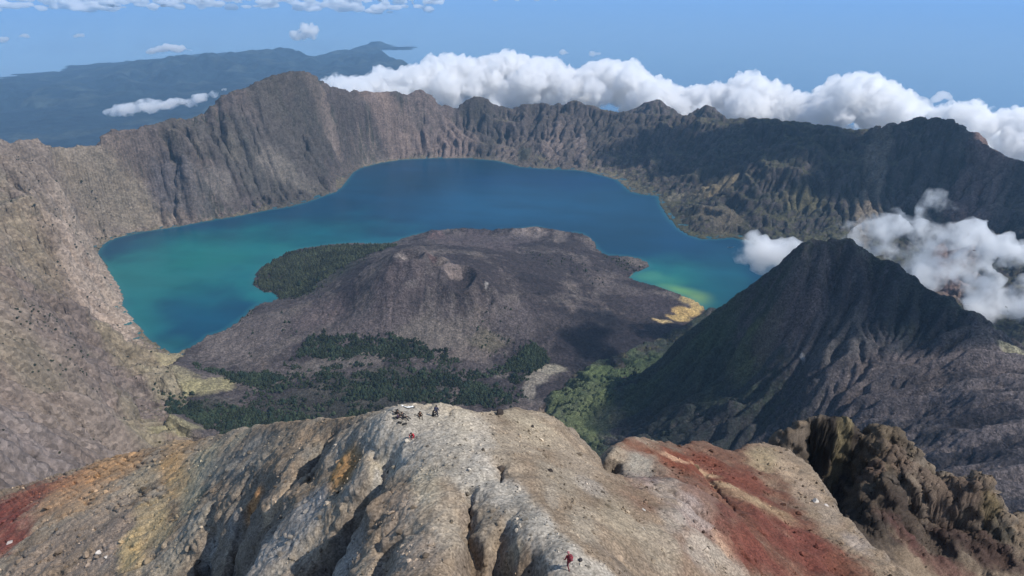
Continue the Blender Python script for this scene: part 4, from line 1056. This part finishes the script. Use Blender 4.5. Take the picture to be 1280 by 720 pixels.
# scrub on the left hand slope
sp = []
for poly, n, den, sc, seed in [([(0,240),(60,250),(130,330),(150,395),(205,440),(220,455),(190,500),(185,545),(120,575),(0,605)], 6500, .17, 140, 431), ([(0,380),(60,390),(110,440),(130,480),(60,500),(0,470)], 1800, .32, 90, 433), ([(100,490),(150,500),(150,555),(120,560)], 220, .35, 50, 435), ([(20,200),(90,205),(140,260),(110,320),(60,290),(20,250)], 2200, .3, 120, 437)]:
    sp.append(pick(poly, None, n, den, sc, seed))
sp = np.concatenate(sp); sd2 = np.hypot(sp[:, 0], sp[:, 1])
si_ = np.clip(np.round(np.log(sp[:, 1] / 560) / np.log(10300 / 560) * 1049), 0, 1049).astype(int); sj_ = np.clip(np.round((sp[:, 0] / sp[:, 1] + 1.12) / 2.24 * 1699), 0, 1699).astype(int)
sp = np.column_stack([FX3[si_, sj_], FY3[si_, sj_]]); sz = FZ3[si_, sj_]
srad = rt.uniform(1.6, 4.0, len(sp)) * (sd2 / 1500) ** .6; shg = srad * rt.uniform(.7, 1.2, len(sp))
scol = np.array([.034, .037, .023]) * rt.uniform(.6, 1.6, (len(sp), 1))
so_ = np.argsort(-srad / sd2)[:220]; sr_ = np.setdiff1d(np.arange(len(sp)), so_)
bushes = [crown_shape(rt, [(-.2, .8), (.25, 1.0), (.7, .65)]) for _ in range(6)]
scatter('scrub', bushes, np.column_stack([sp, sz])[sr_], np.column_stack([srad, shg])[sr_], scol[sr_], M_LEAF)
bmesh_ = []
for k in range(6):
    o = mesh_np('shrub', *bushes[k], M_LEAF, np.tile(np.array([.034, .038, .023]) * (.7 + .14 * k), (len(bushes[k][0]), 1)), smooth=False); bmesh_.append(o.data); bpy.data.objects.remove(o)
for i in so_:
    o = link(bpy.data.objects.new('shrub', bmesh_[i % 6])); o.location = (sp[i, 0], sp[i, 1], sz[i]); o.scale = (srad[i], srad[i], shg[i]); o.rotation_euler = (0, 0, rt.uniform(0, 6.28))
    tag(o, 'small dark shrub on the bare grey slope left of the lake', 'shrub', 'shrubs dotted over the left slope')


def leafy_bush(name, px, py, r, h, label, n=420):
    """a bush of many small leaves round forking stems"""
    x, y = hit(ground, px, py, 20, 700); z = float(ground(np.array([x]), np.array([y]))[0])
    root = link(bpy.data.objects.new(name, None)); root.location = (x, y, z); tag(root, label, 'shrub')
    rg = np.random.default_rng(int(px)); V = []; F = []; Cc = []
    lobes_ = [(rg.uniform(-.6, .6) * r, rg.uniform(-.6, .6) * r, rg.uniform(.3, .8) * h, rg.uniform(.35, .6) * r) for _ in range(9)]
    for i in range(n):
        lx, ly, lz, lr = lobes_[rg.integers(0, 9)]
        d = rg.normal(size=3); d /= np.linalg.norm(d); c = np.array([lx, ly, lz]) + d * lr * rg.uniform(.6, 1.05)
        c[2] = max(c[2], .1); a = rg.normal(size=3); a /= np.linalg.norm(a); b = np.cross(a, d); b /= np.linalg.norm(b) + 1e-9
        s = rg.uniform(.16, .34) * r / 2.2; k = len(V)
        V += [c - a * s, c + b * s * .7, c + a * s, c - b * s * .7]; F.append((k, k + 1, k + 2, k + 3)); t_ = rg.uniform(.6, 1.5); Cc += [np.array([.028, .034, .020]) * t_] * 4
    mesh_np('foliage', np.array(V), np.array(F), M_LEAF, np.array(Cc), smooth=False).parent = root
    bm = bmesh.new()
    for lx, ly, lz, lr in lobes_[:6]:
        v = Vector((lx, ly, lz)); bmesh.ops.create_cone(bm, segments=6, radius1=.07 * r, radius2=.02 * r, depth=v.length, matrix=v.to_track_quat('Z', 'Y').to_matrix().to_4x4() @ Matrix.Translation((0, 0, v.length / 2)))
    me = bpy.data.meshes.new('stem'); bm.to_mesh(me); bm.free(); me.materials.append(plain_mat('bark', (.06, .045, .03, 1)))
    link(bpy.data.objects.new('stem', me), root)


leafy_bush('shrub', 200, 553, 1.5, 1.7, 'big dark bush on the saddle where the orange slope meets the left wall', 520)
leafy_bush('shrub', 208, 546, .8, .9, 'smaller dark bush right behind the big one on the pale saddle', 260)

# loose stones over the summit ridge
stones = [stone_shape(rt) for _ in range(14)]
ns = 85000
uy = 17 * (300 / 17) ** rt.random(ns); ux = rt.uniform(-1.2, 1.2, ns) * uy
dens = .6 + .6 * fbm(ux, uy, 6, 4, .6, 441)
k = rt.random(ns) < np.clip(dens, .08, 1); ux, uy = ux[k], uy[k]
ss = np.exp(rt.normal(-2.45, .6, len(ux))) * np.clip(uy / 60, .5, 3.0) ** .75
ss = np.minimum(ss, .012 * uy)
uz = ground(ux, uy)
fu = np.clip((ux / uy + 1.32) / 2.64 * 1649, 0, 1649).astype(int); fv = np.clip(np.log(uy / 17) / np.log(415 / 17) * 1149, 0, 1149).astype(int)
sc_ = tint_f[fv, fu] * rt.choice([.42, .75, 1.0, 1.25, 1.7], (len(ux), 1), p=[.2, .25, .25, .2, .1])
dz = np.minimum(ss * .15, .1)
scatter('rubble', stones, np.column_stack([ux, uy, uz - dz + ss * .25]), np.column_stack([ss, ss]), sc_, M_STONE, tilt=.5)


def boulder(px, py, size, col, label, sq=.8, seed=0, group=None):
    rg = np.random.default_rng(seed + int(px * 7 + py))
    bm = bmesh.new(); bmesh.ops.create_icosphere(bm, subdivisions=3, radius=1.0)
    V = np.array([v.co[:] for v in bm.verts]); F = np.array([[v.index for v in f.verts] for f in bm.faces]); bm.free()
    for _ in range(9):
        c = rg.normal(size=3); c /= np.linalg.norm(c); V = V - np.maximum(V @ c - rg.uniform(.45, .8), 0)[:, None] * c
    V = V * (1 + .10 * perlin3(V * 1.7, seed))[:, None] * np.array([rg.uniform(.85, 1.2), rg.uniform(.8, 1.05), sq]) * size
    x, y = hit(ground, px, py, 20, 700); z = float(ground(np.array([x]), np.array([y]))[0])
    o = mesh_np('boulder', V, F, M_STONE, np.tile(np.array(col), (len(V), 1)), smooth=False)
    o.location = (x, y, z + size * sq * .35); o.rotation_euler = (0, 0, rg.uniform(0, 6.28))
    return tag(o, label, 'boulder', group)


for a in [(624,518,.75,(.045,.038,.035),'black upright rock on the ridge crest right of the hikers',1.3),(616,512,.5,(.05,.045,.04),'smaller black rock leaning beside the upright one on the crest',1.2),
          (626,588,.55,(.075,.06,.05),'dark brown rock lying in the short cleft beside the pale path',.7),(688,590,.40,(.05,.042,.038),'small black rock alone on the tan flank right of the path',.8),(666,534,.36,(.06,.05,.045),'small dark rock below the crest, between path and tan flank',.8),
          (725,701,.22,(.05,.045,.045),'small black rock right of the person in dark red',.9),(663,636,.24,(.42,.38,.33),'pale chip of rock in the middle of the path',.6),(802,664,.55,(.42,.39,.34),'pale slab at the lower end of the grey gully on the right flank',.5),(803,638,.45,(.40,.37,.33),'pale long rock above the grey gully on the right flank',.5),
          (124,692,.75,(.46,.42,.38),'whitish rock alone on the brown lower left flank',.6),(133,697,.5,(.42,.38,.34),'smaller whitish rock touching the one on the brown left flank',.6),(12,680,1.0,(.42,.36,.32),'pale rock near the left picture edge under the red patch',.6),(1019,628,1.0,(.46,.42,.37),'white rock on the tan hump above the dark cleft',.7),(1033,634,.8,(.42,.37,.33),'second white rock on the tan hump, lower down',.7),
          (490,509,.17,(.62,.60,.56),'white stone at the left end of the summit plateau edge',.7),(503,508,.20,(.66,.64,.60),'biggest white stone behind the hikers, near the white sheet',.8),(519,505,.16,(.64,.62,.58),'white stone right of the white sheet on the plateau edge',.8),(530,505,.24,(.06,.055,.05),'dark stone at the plateau edge behind the hunched hiker',1.1)]:
    boulder(*a[:5], sq=a[5], seed=3)
nb_ = 0
for _ in range(900):
    if nb_ >= 140: break
    px, py = rt.uniform(20, 1090), rt.uniform(560, 715)
    if abs(px - 560) < 120 and py < 600: continue
    x, y = hit(ground, px, py, 20, 400, 800)
    if y > 175: continue
    q = .0055 * math.hypot(x, y) * rt.uniform(.55, 1.3)
    fu_, fv_ = int(np.clip((x / y + 1.32) / 2.64 * 1649, 0, 1649)), int(np.clip(np.log(y / 17) / np.log(415 / 17) * 1149, 0, 1149))
    boulder(px, py, q, np.clip(tint_f[fv_, fu_] * rt.choice([.6, .85, 1.2]), .02, .5), 'angular stone standing out of the scree, one of many alike', sq=.7, seed=nb_, group='larger stones in the scree'); nb_ += 1
# ------------------------------------------------------------------ hikers
def cloth(name, c): return plain_mat(name, (*c, 1), .85, .12, .2)


M_SKIN = plain_mat('skin', (.30, .17, .11, 1), .6, .05, .3); M_HAIR = plain_mat('hair', (.015, .012, .01, 1), .5, .1, .05); M_BOOT = cloth('boot', (.03, .025, .02)); M_EYE = plain_mat('eye', (.02, .015, .012, 1), .2, 0, .1)

POSES = {
    'stand': dict(pel=(0, 0, .93), hipw=.10, chest=(0, .02, 1.36), neck=(0, .03, 1.47), head=(0, .05, 1.60), kn=[(.12, .04, .50), (-.11, .02, .50)], an=[(.13, .0, .09), (-.12, -.03, .09)], el=[(.30, -.03, 1.12), (-.30, -.03, 1.12)], wr=[(.30, .12, .92), (-.28, .14, .95)]),
    'walk': dict(pel=(0, 0, .90), hipw=.10, chest=(0, .10, 1.32), neck=(0, .14, 1.43), head=(0, .18, 1.55), kn=[(.11, .26, .52), (-.10, .04, .47)], an=[(.11, .28, .10), (-.10, -.26, .14)], el=[(.30, -.06, 1.10), (-.30, .10, 1.08)], wr=[(.30, .14, .98), (-.28, .30, .96)]),
    'sit': dict(pel=(0, 0, .14), hipw=.11, chest=(0, .08, .56), neck=(0, .13, .67), head=(0, .18, .80), kn=[(.18, .40, .46), (-.18, .38, .48)], an=[(.15, .62, .09), (-.15, .64, .09)], el=[(.31, .16, .38), (-.31, .18, .36)], wr=[(.20, .38, .46), (-.18, .40, .48)]),
    'crouch': dict(pel=(0, 0, .30), hipw=.12, chest=(0, .22, .68), neck=(0, .30, .77), head=(0, .38, .88), kn=[(.22, .38, .46), (-.22, .34, .42)], an=[(.16, .10, .09), (-.16, .04, .09)], el=[(.33, .34, .46), (-.33, .34, .44)], wr=[(.20, .52, .34), (-.16, .54, .32)]),
    'lean': dict(pel=(0, 0, .14), hipw=.11, chest=(0, -.22, .50), neck=(0, -.25, .61), head=(0, -.24, .74), kn=[(.16, .42, .34), (-.20, .44, .26)], an=[(.16, .78, .09), (-.22, .82, .09)], el=[(.36, -.40, .34), (-.34, -.10, .36)], wr=[(.42, -.50, .10), (-.24, .16, .30)]),
}


def skin_mesh(name, nodes, edges, root, sub=1):
    bm = bmesh.new(); lay = bm.verts.layers.skin.verify()
    vs = []
    for i, (co, r) in enumerate(nodes):
        v = bm.verts.new(co); v[lay].radius = (r, r) if not isinstance(r, tuple) else r; v[lay].use_root = (i == root); vs.append(v)
    for a, b in edges: bm.edges.new((vs[a], vs[b]))
    me = bpy.data.meshes.new(name); bm.to_mesh(me); bm.free()
    o = link(bpy.data.objects.new(name, me)); m = o.modifiers.new('skin', 'SKIN'); m.use_smooth_shade = True
    if sub: s = o.modifiers.new('sub', 'SUBSURF'); s.levels = sub
    m2 = bpy.data.meshes.new_from_object(o.evaluated_get(bpy.context.evaluated_depsgraph_get()))
    bpy.data.objects.remove(o); bpy.data.meshes.remove(me); m2.name = name
    return m2


def person(px, py, pose, yaw, jacket, trousers, label, hat=None, scale=1.12):
    p = POSES[pose]; Vv = Vector
    nodes, edges, kinds = [], [], []
    def nd(co, r, kind): nodes.append((tuple(co), r)); kinds.append(kind); return len(nodes) - 1
    def ch(a, b): edges.append((a, b))
    pel, chest, neck, head = (Vv(p[k]) for k in ('pel', 'chest', 'neck', 'head'))
    up = (head - neck).normalized(); fw = Vv((0, 1, 0)); fw = (fw - up * fw.dot(up)).normalized(); side = Vv((1, 0, 0))
    i_p = nd(pel, (.155, .115), 'trousers'); i_w = nd(pel.lerp(chest, .45), (.14, .11), 'jacket'); i_c = nd(chest, (.165, .12), 'jacket'); i_n = nd(neck, .058, 'skin')
    i_h0 = nd(neck.lerp(head, .55) + fw * .01, (.07, .08), 'skin'); i_h1 = nd(head, (.085, .10), 'skin'); i_h2 = nd(head + up * .095, .062, 'skin')
    ch(i_p, i_w); ch(i_w, i_c); ch(i_c, i_n); ch(i_n, i_h0); ch(i_h0, i_h1); ch(i_h1, i_h2)
    ns_ = nd(head + fw * .118 - up * .012, .013, 'skin'); ch(i_h1, ns_)
    for s in (1, -1): e = nd(head + side * s * .100 - fw * .005, .016, 'skin'); ch(i_h1, e)
    for k, s in ((0, 1), (1, -1)):
        hip = nd(pel + Vv((s * p['hipw'], 0, -.06)), .098, 'trousers'); kn = nd(p['kn'][k], .064, 'trousers'); an = nd(p['an'][k], .044, 'trousers')
        toe = nd(Vv(p['an'][k]) + Vv((s * .03, .17, -.045)), .040, 'boot'); ch(i_p, hip); ch(hip, kn); ch(kn, an); ch(an, toe)
        sh = nd(chest + Vv((s * .19, 0, .05)), .070, 'jacket'); el = nd(p['el'][k], .050, 'jacket'); wr = nd(p['wr'][k], .032, 'jacket'); ch(i_c, sh); ch(sh, el); ch(el, wr)
        d = (Vv(p['wr'][k]) - Vv(p['el'][k])).normalized(); lat = d.cross(Vv((0, 0, 1))).normalized() if abs(d.z) < .95 else Vv((1, 0, 0)); nrm = lat.cross(d)
        pm = nd(Vv(p['wr'][k]) + d * .06, (.036, .018), 'skin'); ch(wr, pm)
        for f_, ln in ((-1.5, .062), (-.5, .074), (.5, .070), (1.5, .054)):
            a = Vv(p['wr'][k]) + d * .095 + lat * f_ * .021; b = a + d * ln * .55 - nrm * ln * .15; c = b + d * ln * .35 - nrm * ln * .40
            A_ = nd(a, .010, 'skin'); B_ = nd(b, .009, 'skin'); C_ = nd(c, .008, 'skin'); ch(pm, A_); ch(A_, B_); ch(B_, C_)
        a = Vv(p['wr'][k]) + d * .05 + lat * s * .045; b = a + d * .035 + lat * s * .012 - nrm * .02; A_ = nd(a, .011, 'skin'); B_ = nd(b, .009, 'skin'); ch(pm, A_); ch(A_, B_)
    me = skin_mesh('person', nodes, edges, i_p)
    mats = {'skin': M_SKIN, 'jacket': cloth('jacket', jacket), 'trousers': cloth('trousers', trousers), 'boot': M_BOOT}
    names = list(mats); me.materials.clear()
    for n in names: me.materials.append(mats[n])
    segs = [(Vv(nodes[a][0]), Vv(nodes[b][0]), kinds[b] if kinds[b] != 'jacket' or kinds[a] != 'trousers' else 'jacket') for a, b in edges]
    for f in me.polygons:
        best, bk = 1e9, 'jacket'; c = f.center
        for a, b, k in segs:
            ab = b - a; t = max(0, min(1, (c - a).dot(ab) / max(ab.length_squared, 1e-9))); dd = (c - a - ab * t).length
            if dd < best: best, bk = dd, k
        f.material_index = names.index(bk); f.use_smooth = True
    o = link(bpy.data.objects.new('person', me))
    x, y = hit(ground, px, py, 20, 200, 4000); z = float(ground(np.array([x]), np.array([y]))[0])
    low = min(v.co.z for v in me.vertices)
    o.location = (x, y, z - low * scale - .02); o.rotation_euler = (0, 0, yaw); o.scale = (scale,) * 3
    tag(o, label, 'person')
    bm = bmesh.new(); bmesh.ops.create_uvsphere(bm, u_segments=16, v_segments=10, radius=1.0)
    for v in bm.verts:
        if v.co.z < -.15 and v.co.y > -.2: v.co.z = -.15 + (v.co.z + .15) * .1
    R = Matrix((side, fw, up)).transposed().to_4x4()
    bm.transform(Matrix.Translation(head + up * .03 - fw * .012) @ R @ Matrix.Diagonal((.105, .122, .125, 1)))
    for v in bm.verts:
        q = v.co - head
        if q.dot(fw) > .07 and q.dot(up) < .06: v.co -= fw * .045
    hm_ = bpy.data.meshes.new('hair'); bm.to_mesh(hm_); bm.free(); hm_.materials.append(M_HAIR if hat is None else cloth('hat', hat)); link(bpy.data.objects.new('hair' if hat is None else 'hat', hm_), o)
    for s in (1, -1):
        bm = bmesh.new(); bmesh.ops.create_uvsphere(bm, u_segments=8, v_segments=6, radius=.012, matrix=Matrix.Translation(head + fw * .098 + side * s * .034 + up * .012))
        em = bpy.data.meshes.new('eye'); bm.to_mesh(em); bm.free(); em.materials.append(M_EYE); link(bpy.data.objects.new('eye', em), o)
    return o, chest, pel


def backpack(mat_world, col, label, h=.52):
    root = link(bpy.data.objects.new('backpack', None)); root.matrix_world = mat_world; tag(root, label, 'backpack')
    m = cloth('pack_cloth', col); m2 = cloth('pack_strap', (.03, .03, .03))
    def part(name, boxes, mat):
        bm = bmesh.new()
        for c, s in boxes: bmesh.ops.create_cube(bm, size=1.0, matrix=Matrix.Translation(c) @ Matrix.Diagonal((*s, 1)))
        bmesh.ops.bevel(bm, geom=bm.edges[:], offset=min(min(s) for _, s in boxes) * .28, segments=2, affect='EDGES')
        me = bpy.data.meshes.new(name); bm.to_mesh(me); bm.free(); me.materials.append(mat); me.polygons.foreach_set('use_smooth', [True] * len(me.polygons)); link(bpy.data.objects.new(name, me), root)
    part('pack_body', [((0, 0, h * .45), (.30, .19, h * .86))], m); part('lid', [((0, 0, h * .93), (.31, .21, .12))], m); part('pocket', [((0, -.12, h * .32), (.22, .08, h * .40))], m)
    part('strap', [((.09, .105, h * .5), (.05, .03, h * .75))], m2); part('strap', [((-.09, .105, h * .5), (.05, .03, h * .75))], m2)
    return root


def worn(o, chest, pel, col, label):
    u = (chest - pel).normalized(); f = Vector((0, 1, 0)); f = (f - u * f.dot(u)).normalized(); s = f.cross(u)
    R = Matrix((s, f, u)).transposed().to_4x4()
    M = o.matrix_basis @ Matrix.Translation(pel.lerp(chest, .28) - f * .245) @ R
    backpack(M, col, label)


R_ = math.radians
bpy.context.view_layer.update()
o, c, q = person(711, 712, 'walk', R_(28), (.24, .018, .028), (.10, .014, .024), 'person in dark red walking alone on the pale path near the bottom edge', hat=(.34, .13, .13))
worn(o, c, q, (.16, .02, .03), 'dark red backpack worn by the person walking alone')
person(517, 547, 'crouch', R_(150), (.55, .03, .05), (.02, .018, .02), 'person in bright red jacket crouching in front of the dark clad group')
o, c, q = person(546, 521, 'stand', R_(-20), (.020, .025, .055), (.022, .028, .06), 'person in navy standing at the right end of the group')
worn(o, c, q, (.03, .035, .07), 'dark blue backpack worn by the standing person in navy')
person(541, 521, 'sit', R_(-60), (.022, .026, .032), (.02, .022, .03), 'person in charcoal sitting at the feet of the one standing in navy')
person(525, 521, 'sit', R_(200), (.030, .018, .015), (.018, .014, .013), 'person in dark brown sitting hunched alone in the middle of the group')
person(496, 518, 'lean', R_(40), (.018, .016, .018), (.018, .016, .02), 'person in black at the far left of the group, leaning back')
person(497, 523, 'sit', R_(-100), (.055, .035, .065), (.03, .022, .035), 'person in dull purple sitting in front of the leftmost one')
person(505, 523, 'lean', R_(-120), (.020, .018, .020), (.016, .016, .018), 'person in black leaning back on the ground with legs stretched to the right')


def on_ground(px, py, dz=0.0):
    x, y = hit(ground, px, py, 20, 200, 4000); return Vector((x, y, float(ground(np.array([x]), np.array([y]))[0]) + dz))


for px, py, yaw, col, lab in [(499, 529, 70, (.018, .017, .018), 'black backpack lying on its side below the seated hikers, left one'), (505, 531, 115, (.022, .02, .02), 'black backpack lying on its side below the seated hikers, right one')]:
    backpack(Matrix.Translation(on_ground(px, py, .10)) @ Matrix.Rotation(R_(yaw), 4, 'Z') @ Matrix.Rotation(R_(88), 4, 'X') @ Matrix.Translation((0, 0, -.25)), col, lab, .62)

# white sheet with a dark hem, laid over the stones at the edge
a0 = on_ground(511, 510)
nx, ny = 26, 14
gx_, gy_ = np.meshgrid(np.linspace(-.85, .85, nx), np.linspace(-.42, .42, ny))
def sheet_z(X, Y): return ground(a0.x + X, a0.y + Y) - a0.z + .06 + .05 * perlin(X * 3, Y * 3, 5) + .16 * np.exp(-((X * 1.3) ** 2 + ((Y - .2) * 2.6) ** 2))
sroot = link(bpy.data.objects.new('ground_sheet', None)); sroot.location = a0; tag(sroot, 'white ground sheet with a black hem spread at the plateau edge behind the hikers', 'sheet')
def sheet_part(name, sel, mat, lift):
    idx = np.arange(nx * ny).reshape(ny, nx); F = np.stack([idx[:-1, :-1], idx[:-1, 1:], idx[1:, 1:], idx[1:, :-1]], -1).reshape(-1, 4)
    F = F[[sel(gx_.ravel()[f].mean(), gy_.ravel()[f].mean()) for f in F]]
    u = np.unique(F); rm = np.full(nx * ny, -1); rm[u] = np.arange(len(u))
    o = mesh_np(name, np.column_stack([gx_.ravel(), gy_.ravel(), sheet_z(gx_, gy_).ravel() + lift])[u], rm[F], mat); o.parent = sroot
    s = o.modifiers.new('thick', 'SOLIDIFY'); s.thickness = .015
sheet_part('sheet_cloth', lambda x, y: abs(x) < .62 and y > -.22, cloth('white_cloth', (.78, .78, .74)), 0)
sheet_part('hem', lambda x, y: not (abs(x) < .62 and y > -.22), cloth('black_hem', (.02, .02, .022)), 0.0)
# ------------------------------------------------------------------ light, sky, air, camera

w = bpy.data.worlds.new('World'); scn.world = w; w.use_nodes = True
nt = w.node_tree; nt.nodes.clear()
wo = nt.nodes.new('ShaderNodeOutputWorld'); bg = nt.nodes.new('ShaderNodeBackground')
sk = nt.nodes.new('ShaderNodeTexSky'); sk.sky_type = 'NISHITA'; sk.sun_disc = False
sk.sun_elevation = SUN_EL; sk.sun_rotation = SUN_AZ; sk.altitude = 1500
sk.air_density = 1.0; sk.dust_density = 0.6; sk.ozone_density = 1.0
bg.inputs['Strength'].default_value = 0.13
nt.links.new(sk.outputs[0], bg.inputs[0]); nt.links.new(bg.outputs[0], wo.inputs[0])
sl = bpy.data.lights.new('sun', 'SUN'); sl.energy = 3.6; sl.angle = math.radians(.5); sl.color = (1.0, .955, .89)
so = link(bpy.data.objects.new('sun', sl))
sd = Vector((math.sin(SUN_AZ) * math.cos(SUN_EL), math.cos(SUN_AZ) * math.cos(SUN_EL), math.sin(SUN_EL)))
so.rotation_euler = sd.to_track_quat('Z', 'Y').to_euler(); so.location = (400, 0, 4300)

hm, nt, out = new_mat('air')
vp = N(nt, 'ShaderNodeVolumePrincipled')
vp.inputs['Color'].default_value = (.40, .68, 1.0, 1); vp.inputs['Density'].default_value = 1.6e-5; vp.inputs['Anisotropy'].default_value = 0.0
nt.links.new(vp.outputs[0], out.inputs['Volume'])
me = bpy.data.meshes.new('haze'); bm = bmesh.new(); bmesh.ops.create_cube(bm, size=1.0)
bmesh.ops.scale(bm, vec=(620000, 620000, 3830 + 8200), verts=bm.verts); bmesh.ops.translate(bm, vec=(0, 0, (3830 - 8200) / 2), verts=bm.verts)
bm.to_mesh(me); bm.free(); me.materials.append(hm)
hz = tag(link(bpy.data.objects.new('haze', me)), kind='stuff')

cam = bpy.data.cameras.new('camera'); cam.sensor_width = 36; cam.lens = FPX / 1280 * 36
cam.clip_start = 1.0; cam.clip_end = 900000
co = link(bpy.data.objects.new('camera', cam)); co.location = (0, 0, CAMZ); co.rotation_euler = (math.pi / 2 - PITCH, 0, 0)
scn.camera = co
scn.view_settings.view_transform = 'Standard'; scn.view_settings.look = 'None'
scn.view_settings.exposure = 0.38; scn.view_settings.gamma = 1.0
scn.cycles.use_denoising = True
try: scn.cycles.denoiser = 'OPENIMAGEDENOISE'
except Exception: pass
scn.cycles.max_bounces = 16; scn.cycles.diffuse_bounces = 3; scn.cycles.glossy_bounces = 2; scn.cycles.volume_bounces = 14
scn.cycles.transparent_max_bounces = 8
scn.cycles.use_adaptive_sampling = True; scn.cycles.adaptive_threshold = 0.004
